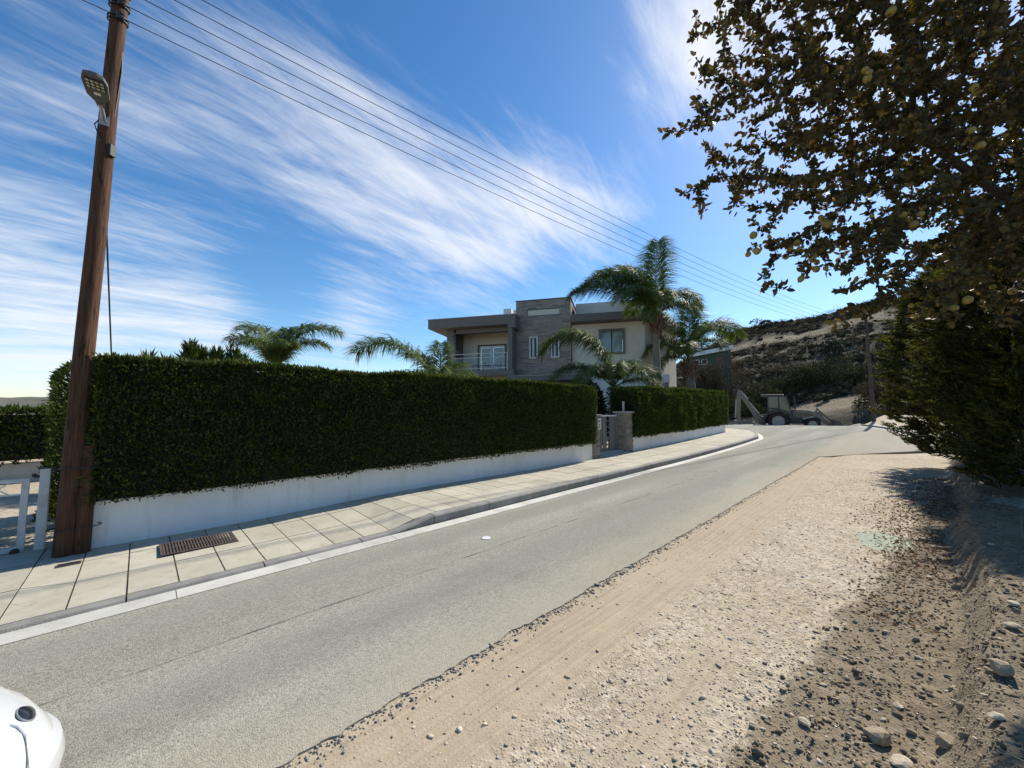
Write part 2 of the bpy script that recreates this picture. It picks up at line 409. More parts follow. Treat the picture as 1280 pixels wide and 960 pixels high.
def fattr(o, name, a):
    at = o.data.attributes.new(name, 'FLOAT', 'POINT'); at.data.foreach_set('value', np.asarray(a, np.float32).ravel())
fattr(ground, 'soil', sm(soil_edge(S_) - T_ + .10 * fbm(S_ * 2.2, T_ * 2.2, 3) * 2, -.22, .32) * sm(-T_, -3, -2))
pt = np.exp(-(((S_ - 6.38) / .46) ** 2 + ((T_ - .30) / .30) ** 2) ** 1.5) + np.exp(-(((S_ - 8.55) / .55) ** 2 + ((T_ + 1.15) / .55) ** 2) ** 1.5)
fattr(ground, 'patch', pt)
fattr(ground, 'rut', sm(T_, 1.3, 1.55) + .9 * np.exp(-((T_ - .98) / .16) ** 2) * sm(-S_, -4.2, -2.2))
tag(ground, 'tan gravel verge and brown soil bank beside the road', None, None, 'structure')

# ---- asphalt
def asphalt_material():
    t = NT('worn_grey_asphalt')
    al = t.mp(t.P(), rot=(0, 0, -(math.pi / 2 - A46)))         # x runs along the road
    ruts = t.noise(1.0, 4, .55, vec=t.mp(al, scale=(.16, 1.5, 1)))
    blot = t.noise(.7, 6, .6); fine = t.noise(150, 3, .6)
    st = t.voro(105, out='Color'); sp = t.n('ShaderNodeSeparateColor'); t.L.new(st, sp.inputs[0])
    col = t.mix(t.ramp(ruts, .36, .66), (.252, .242, .194), (.338, .324, .262))
    col = t.mix(t.ramp(blot, .42, .68, 0, .5), col, (.298, .284, .23))
    col = t.mix(1.0, col, t.ramp(sp.outputs[0], 0, 1, .72, 1.28), 'MULTIPLY')
    col = t.mix(t.ramp(fine, .60, .74, 0, .55), col, (.11, .11, .10))
    oil = t.noise(1.3, 4, .6, vec=t.mp(al, scale=(.5, 1.1, 1), loc=(3, 1, 0)))
    col = t.mix(t.ramp(oil, .60, .74, 0, .32), col, (.13, .125, .11))
    sp2 = t.n('ShaderNodeSeparateXYZ'); t.L.new(al, sp2.inputs[0])
    dust = t.ma('MULTIPLY', t.ramp(t.ma('ADD', sp2.outputs[1], t.ma('MULTIPLY', t.ma('SUBTRACT', t.noise(1.6, 6, .65), .5), .9)), 2.0, 2.75, .75, 0, True), t.ramp(t.noise(30, 4), .3, .7, .45, 1))
    col = t.mix(dust, col, (.40, .345, .265))
    track = t.ma('ADD', t.ramp(t.ma('ABSOLUTE', t.ma('SUBTRACT', sp2.outputs[1], 2.95)), .1, .38, .5, 0, True), t.ramp(t.ma('ABSOLUTE', t.ma('SUBTRACT', sp2.outputs[1], 4.12)), .08, .3, .45, 0, True))
    col = t.mix(t.ma('MULTIPLY', track, t.ramp(ruts, .3, .7, .3, 1)), col, (.205, .20, .172))
    seam = t.noise(.8, 5, .6, vec=t.mp(al, scale=(.45, .45, 1)))
    sep = t.n('ShaderNodeSeparateXYZ'); t.L.new(al, sep.inputs[0])
    ln = t.ma('ABSOLUTE', t.ma('SUBTRACT', t.ma('ADD', sep.outputs[1], t.ma('MULTIPLY', t.ma('SUBTRACT', seam, .5), .22)), 3.40))
    sm_ = t.ma('MULTIPLY', t.ramp(ln, .003, .016, 1, 0), t.ramp(t.noise(2.2, 4), .45, .6, .1, .85))
    col = t.mix(sm_, col, (.055, .055, .05))
    h = t.ma('ADD', t.ramp(t.voro(105), .05, .5, 1, 0), t.ma('MULTIPLY', fine, .5))
    return t.done(col, 1.0, t.bump(h, .5, .005), spec=.08)
M_asphalt = asphalt_material()
left_path = [(float(s), float(kerb_t(s)) - .20) for s in np.arange(-30, 21.1, .5)] + [(23.2, 5.38), (25.1, 6.05), (26.9, 7.05), (28.05, 8.5), (28.5, 10.5), (28.55, 14), (28.55, 34)]
far_path = [(36.2, 34), (36.2, 9), (36.3, 6.0), (36.6, 4.2), (37.4, 2.9)]
kerb2 = [(37.6, 2.6), (36.0, 1.95), (33, 1.05), (29, .34), (26.2, -.1), (24.9, -.9), (24.2, -2.5), (24, -14)]
right_path = [(18.6, -14), (18.9, -3), (19.2, -.3), (18.3, .2), (17.2, .85), (16.0, 1.5), (15.2, 1.88)]
edge_path = [(float(s), float(ASPH_R(np.array([s]))[0])) for s in np.concatenate([np.arange(15.0, -1, -.035), np.arange(-1, -30, -.2)])]
poly = left_path + far_path + kerb2 + right_path + edge_path
def poly_sheet(name, poly, mat, z=0.0, depth=.05, parent=None):
    bm = bmesh.new(); vs = [bm.verts.new(W(s, t, z)) for s, t in poly]
    f = bm.faces.new(vs); f.normal_update()
    if f.normal.z < 0: f.normal_flip()
    lo = [bm.verts.new(W(s, t, z - depth)) for s, t in poly]; n = len(poly)
    for i in range(n):
        try: bm.faces.new((vs[i], vs[(i + 1) % n], lo[(i + 1) % n], lo[i]))
        except ValueError: pass
    bmesh.ops.triangulate(bm, faces=[f])
    bmesh.ops.recalc_face_normals(bm, faces=bm.faces)
    me = bpy.data.meshes.new(name); bm.to_mesh(me); bm.free()
    return link_mesh(name, me, mat, parent, False, parent is not None)
road = poly_sheet('road', poly, M_asphalt)
tag(road, 'worn light grey asphalt road with a ragged edge to the gravel', None, None, 'structure')

# ---- paths along the kerb
class Path:
    def __init__(s, pts):
        s.p = np.array(pts, float); d = np.linalg.norm(np.diff(s.p, axis=0), axis=1); s.c = np.concatenate([[0], np.cumsum(d)]); s.L = s.c[-1]
    def at(s, u, off=0.0):
        u = np.asarray(u, float)
        q = np.stack([np.interp(u, s.c, s.p[:, 0]), np.interp(u, s.c, s.p[:, 1])], -1)
        e = .15
        a = np.stack([np.interp(u - e, s.c, s.p[:, 0]), np.interp(u - e, s.c, s.p[:, 1])], -1)
        b = np.stack([np.interp(u + e, s.c, s.p[:, 0]), np.interp(u + e, s.c, s.p[:, 1])], -1)
        d = unit(b - a); nrm = np.stack([-d[..., 1], d[..., 0]], -1)
        return q + nrm * np.asarray(off)[..., None] if np.ndim(off) else q + nrm * off
    def tan(s, u):
        a = s.at(np.asarray(u) - .1); b = s.at(np.asarray(u) + .1); return unit(b - a)
kerb_path = Path([(float(s), float(kerb_t(s))) for s in np.arange(-8, 21.1, .5)] + [(23.1, 5.58), (25.0, 6.23), (26.7, 7.18), (27.8, 8.6), (28.25, 10.5), (28.3, 14), (28.3, 20)])
M_kerb = plain('kerb_concrete', (.25, .24, .215), .92, .2, 5, .5, 110, dirt=(.15, .14, .12), dscale=2.2, objrand=.12)
M_gutter = plain('pale_gutter_concrete', (.52, .50, .44), .88, .1, 5, .35, 120, dirt=(.36, .34, .28), dscale=2.6, objrand=.06)
def sweep(path, u0, u1, prof, n=4):
    """prof: function of s -> list of (offset, z)"""
    m = MB(); us = np.linspace(u0, u1, n + 1); rings = []
    for u in us:
        q = path.at(u); pr = prof(q[0]); rings.append([W(*path.at(u, o), z) for o, z in pr])
    k = len(rings[0]); vs = [v for r_ in rings for v in r_]
    fs = [(i * k + j, i * k + (j + 1) % k, (i + 1) * k + (j + 1) % k, (i + 1) * k + j) for i in range(n) for j in range(k)]
    fs += [tuple(range(k)), tuple(range((n) * k + k - 1, n * k - 1, -1))]
    m.add(vs, fs); return m
pavement = thing('pavement', 'pale concrete pavement between kerb and hedge wall', None, W(4, 5.6), 0, None, 'structure'); del pavement['label']; pavement['label'] = 'pale concrete pavement slabs between kerb and hedge wall'
kerb = thing('kerb', 'grey concrete kerb along the pavement', None, W(4, 4.7), 0, None, 'structure')
gutter = thing('gutter', 'pale concrete gutter strip at the foot of the kerb', None, W(4, 4.55), 0, None, 'structure')
u = 0.0; i = 0
while u < kerb_path.L - 1:
    ln = 1.0; q = kerb_path.at(u + .5)
    du = rnd.uniform(-.004, .004)
    pr = lambda s: [(0.012, -.06), (0 + du, kerb_h(s) - .022), (.018 + du, kerb_h(s)), (.128, kerb_h(s) + .001), (.13, -.06)]
    sweep(kerb_path, u + .005, u + ln - .006, pr, 3).build('kerb_stone', M_kerb, kerb, False, True)
    u += ln; i += 1
u = .35
while u < kerb_path.L - 1.3:
    ln = rnd.uniform(.95, 1.25)
    pg = lambda s: [(-.205, -.06), (-.203, .006), (-.012, .014), (-.012, -.06)]
    sweep(kerb_path, u + .003, u + ln - .003, pg, 3).build('gutter_block', M_gutter, gutter, False, True)
    u += ln
# ---- paving slabs, three rows
def slab_material():
    t = NT('pavement_concrete'); r = t.n('ShaderNodeObjectInfo').outputs['Random']
    big = t.noise(1.4, 6, .62); mid = t.noise(11, 6, .65); fine = t.noise(140, 3)
    col = t.mix(t.ramp(big, .35, .68), (.41, .372, .285), (.50, .462, .365))
    col = t.mix(t.ramp(mid, .5, .72, 0, .45), col, (.31, .275, .205))
    col = t.mix(t.ramp(t.noise(3.2, 5, .7), .55, .75, 0, .55), col, (.27, .24, .185))
    crack = t.voro(2.1, vec=t.mix(.05, t.P(), t.noise(6, 3)), feature='DISTANCE_TO_EDGE')
    col = t.mix(t.ma('MULTIPLY', t.ramp(crack, .0, .006, 1, 0), t.ramp(t.noise(.6, 2), .56, .64, 0, .8)), col, (.16, .14, .11))
    col = t.mix(1.0, col, t.ramp(r, 0, 1, .88, 1.08), 'MULTIPLY')
    return t.done(col, .92, t.bump(t.ma('ADD', fine, mid), .3, .006), spec=.2)
M_slab = slab_material()
M_joint = plain('pavement_bed', (.17, .15, .115), .95, .5, 5, .5, 60)
bed = MB(); pit = .345; cols = [c * pit for c in range(-34, 52)]
fr = [0, .36, .72, 1.0]
def rowt(s, r_):
    ta0 = float(kerb_t(s)) + .132; tb0 = float(wall_t(s)) + .02
    if s < -.41: tb0 += .42
    return ta0 + (tb0 - ta0) * fr[r_]
for s0, s1 in zip(cols[:-1], cols[1:]):
    for r_ in range(3):
        dj = rnd.uniform(-.0015, .0015); gp_ = .006
        def cn(s, r2, ds, dt, dz):
            t = rowt(s if s0 >= -.41 or s < -.41 else s - .02, r2) + dt; return W(s + ds, t, float(pav_z(s, t)) + dz)
        bed.add([cn(s0, r_, 0, 0, -.013), cn(s1, r_, 0, 0, -.013), cn(s1, r_ + 1, 0, 0, -.013), cn(s0, r_ + 1, 0, 0, -.013)], [(0, 1, 2, 3)])
        if s0 < -3.3: continue
        hi = [cn(s0, r_, gp_, gp_, dj), cn(s1, r_, -gp_, gp_, dj), cn(s1, r_ + 1, -gp_, -gp_, dj), cn(s0, r_ + 1, gp_, -gp_, dj)]
        lo = [v - Vector((0, 0, .03)) for v in hi]
        MB().add(lo + hi, [(4, 5, 6, 7), (0, 1, 5, 4), (1, 2, 6, 5), (2, 3, 7, 6), (3, 0, 4, 7)]).build('slab', M_slab, pavement, False, True)
bed.build('paving_bed', M_joint, pavement, False, True)
corner = [tuple(kerb_path.at(u_, .131)) for u_ in np.linspace(25.61, kerb_path.L, 24)]
inner = [(26.6, 20), (26.4, 13), (26.2, 9.6), (25.9, 8.2), (24.2, 7.6), (21.5, 7.2), (19.5, 7.05), (17.6, 6.9)]
poly_sheet('corner_paving', corner + inner, M_slab, .128, .06, pavement)
# straw coloured pavement across the junction
pv2 = thing('far_pavement', 'white concrete pavement across the junction by the bank', None, W(31, .4), 0, None, 'structure')
k2 = Path(kerb2[:-1] + [(24, -8)])
for i in range(int(k2.L)):
    sweep(k2, i + .005, i + .995, lambda s: [(0, -.05), (.0, .12), (.13, .122), (.13, -.05)], 2).build('kerb_stone', M_kerb, pv2, False, True)
sweep(k2, 0, k2.L, lambda s: [(-.21, -.05), (-.21, .007), (-.01, .012), (-.01, -.05)], 40).build('gutter_strip', M_gutter, pv2, False, True)
o2 = [tuple(k2.at(u_, .131)) for u_ in np.linspace(0, k2.L, 30)]; o3 = [tuple(k2.at(u_, 1.35)) for u_ in np.linspace(k2.L, 0, 30)]
poly_sheet('paving', o2 + o3, M_slab, .121, .1, pv2)

# ---- ironwork and marker in the ground
g = thing('drain_grate', 'rusty long drain grate set in the pavement slabs', 'grate', W(.585, 5.9, float(pav_z(.585, 5.9)) + .003), A46 * -1 + math.pi / 2)
Bx('pit', M_black_rubber, g, -.34, .34, -.235, .235, -.004, .001)  # thin black plate paints the shade of the hollow under the bars
mf = MB(); mf.box(-.345, .345, -.245, -.222, .001, .012); mf.box(-.345, .345, .222, .245, .001, .012); mf.box(-.345, -.322, -.222, .222, .001, .012); mf.box(.322, .345, -.222, .222, .001, .012)
mf.build('frame', M_rust, g)
bar = MB().box(-.0075, .0075, -.222, .222, .0015, .010).mesh('bar'); bar.materials.append(M_rust)
for i in range(24):
    b = bpy.data.objects.new('bar', bar); COL.objects.link(b); b.parent = g; b.location = (-.31 + i * .62 / 23, 0, 0)
mb = MB(); mb.box(-.322, .322, -.008, .008, .0105, .0125); mb.build('cross_rib', M_rust, g)
cv = thing('utility_cover', 'small rectangular iron cover set in the pavement', 'cover', W(-.44, 6.08, float(pav_z(-.44, 6.08)) + .003), math.pi / 2 - A46)
Bx('rim', M_rust, cv, -.085, .085, -.05, .05, 0, .006); Bx('lid', M_dark_metal, cv, -.07, .07, -.036, .036, .006, .009)
ds = MB().lathe([(.056, 0.0), (.058, .003), (.045, .005), (.012, .006)], 24).build('survey_disc', M_white_metal); ds.location = W(3.15, 3.72, .002)
tag(ds, 'small round white disc on the bare asphalt', 'marker disc')
# ---- loose gravel, clods, stones
def scatter(n, s0, s1, t0, t1, dens=None):
    s = rng.uniform(s0, s1, n * 3); t = rng.uniform(t0, t1, n * 3)
    d = np.ones(len(s)) if dens is None else dens(s, t)
    k = rng.random(len(s)) < d; return s[k][:n], t[k][:n]
def stone_mat(name, a, b):
    t = NT(name); r = t.n('ShaderNodeNewGeometry').outputs['Random Per Island']
    c = t.mix(r, a, b); c = t.mix(1.0, c, t.ramp(t.noise(60, 4), .3, .7, .8, 1.2), 'MULTIPLY')
    return t.done(c, .92, t.bump(t.noise(160, 3), .4, .004), spec=.2)
M_peb = stone_mat('gravel_stones', (.27, .21, .14), (.56, .49, .385))
M_clod = stone_mat('soil_clods', (.115, .088, .056), (.315, .255, .168))
M_rock = stone_mat('pale_rock', (.36, .30, .205), (.46, .39, .28))
def near_dens(s, t):
    d = np.hypot(s, t); return np.clip(2.2 / d, .12, 1)
s, t = scatter(15000, .8, 13, -.2, 2.0, lambda s, t: near_dens(s, t) * (1 - .85 * sm(t, 1.3, 1.5)) * (1 - .6 * sm(soil_edge(s) - t, -.1, .3)))
sz = rng.gamma(1.6, .0020, len(s)) + .002
P = np.stack([s * DX - t * DY, s * DY + t * DX, ground_h(s, t) + sz * .1], 1)
V, F = lumps(P, sz, .4, .5)
gv = tri_obj('loose_gravel', V, F, M_peb, smooth=False); tag(gv, 'loose pale gravel strewn over the tan verge', 'gravel', None, 'stuff')
s, t = scatter(42000, .8, 13, -2.4, .95, lambda s, t: near_dens(s, t) * sm(soil_edge(s) - t, -.15, .25))
sz = rng.gamma(1.0, .0030, len(s)) + .0022
P = np.stack([s * DX - t * DY, s * DY + t * DX, ground_h(s, t) + sz * .15], 1)
V, F = lumps(P, sz, .62, .8)
gv = tri_obj('soil_clods', V, F, M_clod, smooth=False); tag(gv, 'dark crumbly soil clods on the bank', 'soil', None, 'stuff')
s = rng.uniform(.3, 15, 5200); s = s[rng.random(len(s)) < np.clip(3.0 / s, .15, 1)]; t = ASPH_R(s) - np.abs(rng.normal(0, .05, len(s))) + .012
sz = rng.gamma(1.6, .0022, len(s)) + .002
P = np.stack([s * DX - t * DY, s * DY + t * DX, np.maximum(ground_h(s, t), K * s - .02) + sz * .2], 1)
V, F = lumps(P, sz, .45, .7)
gv = tri_obj('asphalt_crumbs', V, F, stone_mat('crumbled_asphalt', (.14, .13, .11), (.36, .33, .27)), smooth=False); tag(gv, 'dark asphalt crumbs along the ragged road edge', 'crumbs', None, 'stuff')
def rock_mesh(seed, a=1.0, b=.7, c=.4):
    bm = bmesh.new(); bmesh.ops.create_icosphere(bm, subdivisions=2, radius=1); r = random.Random(seed)
    pl = [(Vector((r.gauss(0, 1), r.gauss(0, 1), r.gauss(0, 1))).normalized(), r.uniform(.55, .85)) for _ in range(9)]
    for v in bm.verts:
        for n_, d_ in pl:
            e = v.co.dot(n_) - d_
            if e > 0: v.co -= n_ * e
        v.co = Vector((v.co.x * a, v.co.y * b, v.co.z * c)) * r.uniform(.96, 1.04)
    me = bpy.data.meshes.new('stone'); bm.to_mesh(me); bm.free(); return me
RK = [(2.50, .11, .062, 'largest angular cream stone on the dark soil'), (2.45, .06, .05, 'cream stone with a pointed tip half sunk in the soil'),
      (2.73, -.19, .04, 'rounded grey stone on the dark soil clods'), (2.47, .45, .042, 'pale grey stone with a flat face beside the gravel edge'),
      (2.98, .13, .042, 'long flat pale stone lying on the soil'), (3.28, 1.29, .022, 'small round pale stone on the open tan gravel')]
SM = [(2.39, .61, .027), (3.84, .21, .03), (2.8, .18, .02), (4.19, -.4, .05), (3.83, -.36, .05), (2.0, .73, .02), (2.49, .71, .025), (2.79, .67, .026), (3.29, -.06, .022),
      (2.96, -.17, .02), (5.9, -.46, .04), (5.28, -.03, .04), (3.28, .37, .027), (1.79, 1.75, .018), (2.95, .5, .023), (2.89, .43, .024), (3.6, .05, .03), (4.4, .1, .03)]
for i, it in enumerate(RK + [(a, b, c, 'small pale stone chip scattered on the soil') for a, b, c in SM]):
    s, t, r_, lab = it
    o = link_mesh('stone', rock_mesh(40 + i), M_rock); r_ *= .85; o.scale = (r_, r_, r_); o.rotation_euler = (rnd.uniform(-.2, .2), rnd.uniform(-.2, .2), rnd.uniform(0, 6.28))
    z = float(ground_h(np.array([s]), np.array([t]))[0]); x, y = w2(s, t); o.location = (x, y, z - .10 * r_)
    tag(o, lab, 'stone', 'pale stone chips on the soil' if i >= len(RK) else None)
for i, (s, t, r_) in enumerate([(2.61, .19, .06), (2.77, -.03, .05), (3.15, -.25, .06)]):
    o = link_mesh('earth_clod', rock_mesh(90 + i, 1, .85, .6), M_clod); o.scale = (r_, r_, r_)
    z = float(ground_h(np.array([s]), np.array([t]))[0]); x, y = w2(s, t); o.location = (x, y, z - .01); tag(o, 'fist sized dark clod of earth on the soil', 'clod', 'big earth clods')
# leaf litter and straw under the bank
M_litter = leaf_mat('dry_leaf_litter', [(.10, .045, .022), (.20, .10, .05), (.28, .19, .10), (.13, .075, .04)], .8, .15)
s, t = scatter(6500, 4.0, 12.5, -1.1, .75, lambda s, t: np.exp(-((t - .02 + .05 * (s - 6)) / np.where(s > 7, .45, .28)) ** 2) * (.35 + .65 * (fbm(s * 2, t * 2, 2) > -.03)))
n = len(s); P = np.stack([s * DX - t * DY, s * DY + t * DX, ground_h(s, t) + .006], 1)
D = np.stack([rng.normal(size=n), rng.normal(size=n), rng.normal(0, .25, n)], 1); S = np.stack([rng.normal(size=n), rng.normal(size=n), rng.normal(0, .5, n)], 1)
lt = np_obj('leaf_litter', leafquads(P, D, S, rng.uniform(.02, .045, n), rng.uniform(.012, .026, n)), M_litter); tag(lt, 'reddish brown dry leaves piled at the foot of the bank', 'dry leaves', None, 'stuff')
M_straw = leaf_mat('dry_straw', [(.42, .33, .19), (.30, .22, .12), (.5, .42, .27)], .8, .1)
s, t = scatter(420, 1.6, 8, -1.6, .7, lambda s, t: sm(soil_edge(s) - t, -.2, .2)); n = len(s)
P = np.stack([s * DX - t * DY, s * DY + t * DX, ground_h(s, t) + .008], 1)
D = np.stack([rng.normal(size=n), rng.normal(size=n), np.abs(rng.normal(0, .18, n))], 1); S = rng.normal(size=(n, 3))
st_ = np_obj('straw', leafquads(P, D, S, rng.uniform(.05, .2, n), np.full(n, .004)), M_straw); tag(st_, 'bits of dry straw lying on the soil bank', 'straw', None, 'stuff')

# ================================================================== HILLSIDE
AZ = np.linspace(R(6), R(85), 230); RR = np.concatenate([np.linspace(43.5, 62, 60), np.linspace(62.5, 165, 130), np.linspace(168, 420, 22)])
ridge_z = lambda az: np.interp(np.degrees(az), [6, 14, 20, 25.6, 29, 31.5, 36.8, 43.7, 60, 85], [1.5, 6, 13, 22.0, 27, 29.6, 30.6, 32.5, 34, 26])
def hill_h(az, r):
    x = r * np.sin(az); y = r * np.cos(az); rz = ridge_z(az) + fbm(x * .05, y * .05, 3) * 3
    u = np.clip((r - 52) / 98, 0, 1.0); p = .35 * u ** 2 + .65 * u
    step = .035 * np.sin(u * 26 + 4 * fbm(x * .02, y * .02, 2)) * sm(u, .05, .2)          # old terraces
    z = .05 + (rz - .05) * np.clip(p + step * (1 - u), 0, 1.05) + fbm(x * .09, y * .09, 4) * 2.2 * sm(u, .02, .3) * (1 - .6 * sm(u, .8, 1))
    z += 2.1 * sm(r, 46, 50.5) * sm(np.degrees(az), 30, 42) * (1 - u)
    z -= (np.maximum(r - 150, 0) * .10)
    z += fbm(x * .5, y * .5, 3) * .35 * sm(r, 44, 48)
    return z
AA, R2 = np.meshgrid(AZ, RR, indexing='ij'); HZ = hill_h(AA, R2); HZ[:, 0] = -1.5; HZ[:, -1] = -4
na, nr = AA.shape; ix = np.arange(na * nr).reshape(na, nr)
HF = np.stack([ix[:-1, :-1], ix[:-1, 1:], ix[1:, 1:], ix[1:, :-1]], -1).reshape(-1, 4)
def scrub_band(u, az, x, y):           # 1 where scrub grows, 0 on bare tan strips
    n_ = fbm(x * .035, y * .035, 3) * .14
    v = u + n_
    bare = np.exp(-((v - .80) / .055) ** 2) + .8 * np.exp(-((v - .60) / .045) ** 2) + 1.0 * np.exp(-((v - .0) / .075) ** 2) + .5 * np.exp(-((v - .42) / .03) ** 2)
    return np.clip(1 - bare, 0, 1)
def hill_material():
    t = NT('dry_hillside'); b = t.attr('scrub'); n1 = t.noise(.22, 6, .62); n2 = t.noise(1.6, 6, .65); n3 = t.noise(6, 4, .6)
    c = t.mix(t.ramp(n2, .35, .7), (.23, .185, .125), (.32, .26, .18)); c = t.mix(t.ramp(n3, .55, .75, 0, .5), c, (.40, .34, .25))
    d = t.mix(t.ramp(n2, .35, .65), (.075, .062, .042), (.15, .12, .083)); d = t.mix(t.ramp(n1, .45, .65, 0, .6), d, (.085, .085, .05))
    f = t.ramp(t.ma('ADD', b, t.ma('MULTIPLY', t.ma('SUBTRACT', n2, .5), .7)), .3, .6, 0, 1, True)
    return t.done(t.mix(f, c, d), .97, t.bump(t.ma('ADD', n2, n3), .9, .5), spec=.1)
hill = tri_obj('hillside', np.stack([R2 * np.sin(AA), R2 * np.cos(AA), HZ], -1).reshape(-1, 3), HF, hill_material())
fattr(hill, 'scrub', scrub_band((R2 - 52) / 98, AA, R2 * np.sin(AA), R2 * np.cos(AA)))
tag(hill, 'dry terraced hillside with bare tan strips and scrub', None, None, 'structure')
def bush_points(cx, cy, cz, rx, rz, n, rg=rng):
    """leaf tufts through one uneven bush"""
    k = 7; c = rg.normal(size=(k, 3)) * np.array([.42, .42, .28]); rad = rg.uniform(.42, .75, k)
    j = rg.integers(0, k, n); d = unit(rg.normal(size=(n, 3))); d[:, 2] = np.abs(d[:, 2]) * .9 - .15
    p = c[j] + d * (rad[j] * rg.uniform(.7, 1.05, n))[:, None]; p[:, 2] = np.abs(p[:, 2] + .35)
    P = p * np.array([rx, rx, rz]) + np.array([cx, cy, cz])
    return P, unit(d + rg.normal(size=(n, 3)) * .6)
M_scrub = leaf_mat('dry_scrub', [(.055, .044, .028), (.11, .088, .057), (.075, .07, .04), (.18, .145, .097)], .9, .12, big=.05)
M_bush = leaf_mat('dark_bush', [(.024, .028, .014), (.05, .053, .026), (.082, .077, .04)], .9, .15)
M_bushb = leaf_mat('brown_bush', [(.045, .034, .022), (.085, .066, .043), (.065, .058, .034)], .9, .15)
M_pine = leaf_mat('blue_green_pine', [(.02, .032, .022), (.035, .05, .034)], .7, .15)
def surf(az, r): return float(hill_h(np.array([az]), np.array([r]))[0])
Ps, Ds, Ls, Bp, Bs = [], [], [], [], []
cnt = 0
while cnt < 3300:
    az = rng.uniform(R(16), R(56)); r = 46 + 112 * rng.random() ** 1.0; x, y = r * math.sin(az), r * math.cos(az); u_ = (r - 52) / 98
    if r < 57 and (az > R(33) or rng.random() < .75): continue
    if rng.random() > scrub_band(np.array([u_]), az, np.array([x]), np.array([y]))[0] ** 3 * .95 + .02: continue
    rad = min(rng.gamma(3.5, .24) + .3, 1.7); zb_ = surf(az, r)
    for q in range(1 + (rad > 1)):
        ox, oy = rng.normal(0, rad * .5, 2); Bp.append((x + ox, y + oy, zb_ + rad * .12)); Bs.append(min(.5, rad * rng.uniform(.3, .48)))
    p, d = bush_points(x, y, zb_ - .1, rad, rad * rng.uniform(.6, 1.0), 70)
    Ps.append(p); Ds.append(d); Ls.append(rng.uniform(.12, .30, 70)); cnt += 1
P = np.concatenate(Ps); D = np.concatenate(Ds); L_ = np.concatenate(Ls); n = len(P)
sc_ = np_obj('hillside_scrub', leafquads(P, D, rng.normal(size=(n, 3)), L_, L_ * .6), M_scrub); tag(sc_, 'low dry scrub covering the terraced hillside', 'scrub', None, 'stuff')
V, F = lumps(np.array(Bp), np.array(Bs), .42, .8, rng, 2)
def scrub_mass():
    t = NT('scrub_mass'); r = t.n('ShaderNodeNewGeometry').outputs['Random Per Island']; n2 = t.noise(5, 5, .7)
    c = t.mix(r, (.045, .038, .024), (.125, .10, .066)); c = t.mix(1.0, c, t.ramp(n2, .3, .7, .45, 1.6), 'MULTIPLY')
    return t.done(c, .95, t.bump(t.noise(7, 4, .7), 1.0, .4), spec=.05)
sm_o = tri_obj('scrub_clumps', V, F, scrub_mass(), smooth=False); tag(sm_o, 'dark rounded scrub clumps on the hillside', 'scrub', None, 'stuff')
M_bushcore = plain('brown_bush_core', (.05, .04, .027), .95, .4, 4, .6, 8)
M_hcore = plain('bush_core', (.030, .030, .017), .95, .4, 4, .6, 8)
def bush(name, label, px, r, w, h, mat, n=900, group=None, leaf=.22, zoff=0):
    az = math.atan((px - 640) / 481.0); x, y, z = r * math.sin(az), r * math.cos(az), surf(az, r) - .15 + zoff
    e = thing(name, label, 'bush', (x, y, z), 0, group)
    n = int(n * 3.2); p, d = bush_points(x, y, z, w, h, n); l = rng.uniform(.6, 1.3, n) * leaf
    np_obj('foliage', leafquads(p, d, rng.normal(size=(n, 3)), l, l * .55), mat, e)
    m = MB()
    for k in range(4):
        a = k * 1.6 + .3; m.tube([(0, 0, -.2), (math.cos(a) * w * .3, math.sin(a) * w * .3, h * .4), (math.cos(a) * w * .5, math.sin(a) * w * .5, h * .75)], [.09, .06, .03], 5)
    m.build('stem', M_rust, e)
    return e
for px, r, w, h, mt in [(928, 57, 2.6, 2.6, 0), (948, 60, 2.9, 3.0, 0), (1003, 64, 2.8, 2.7, 0), (1026, 66, 3.0, 2.9, 0), (1050, 67, 3.0, 3.0, 0), (978, 63, 3.0, 2.9, 0), (1072, 64, 2.4, 2.5, 0), (962, 70, 3.0, 2.6, 0), (1010, 72, 3.2, 2.8, 0), (1060, 74, 3.2, 3.0, 0), (905, 64, 2.8, 2.4, 0)]:
    bush('hillside_bush', 'dark scrubby bush at the foot of the hill behind the digger', px, r, w, h, M_bush, 1100, 'dark bushes at the foot of the hill')
bush('hillside_bush', 'grey brown twiggy bush on the bank beside the far pole', 1105, 50, 2.5, 2.3, M_bushb, 1300, None, .2)
bush('hillside_bush', 'dull brown bush on the bare bank right of the far pole', 1135, 47, 2.2, 1.8, M_bushb, 1000, None, .2)
bush('hillside_bush', 'blue green pine bush on the middle terrace', 1040, 84, 2.8, 4.0, M_pine, 1100, None, .3)
bush('hillside_bush', 'round dark bush standing on the skyline of the ridge', 966, 147, 3.0, 2.2, M_bush, 500, None, .4)
bush('hillside_bush', 'larger rounded dark bush on the lower end of the ridge', 911, 146, 4.2, 4.4, M_bush, 600, None, .45)
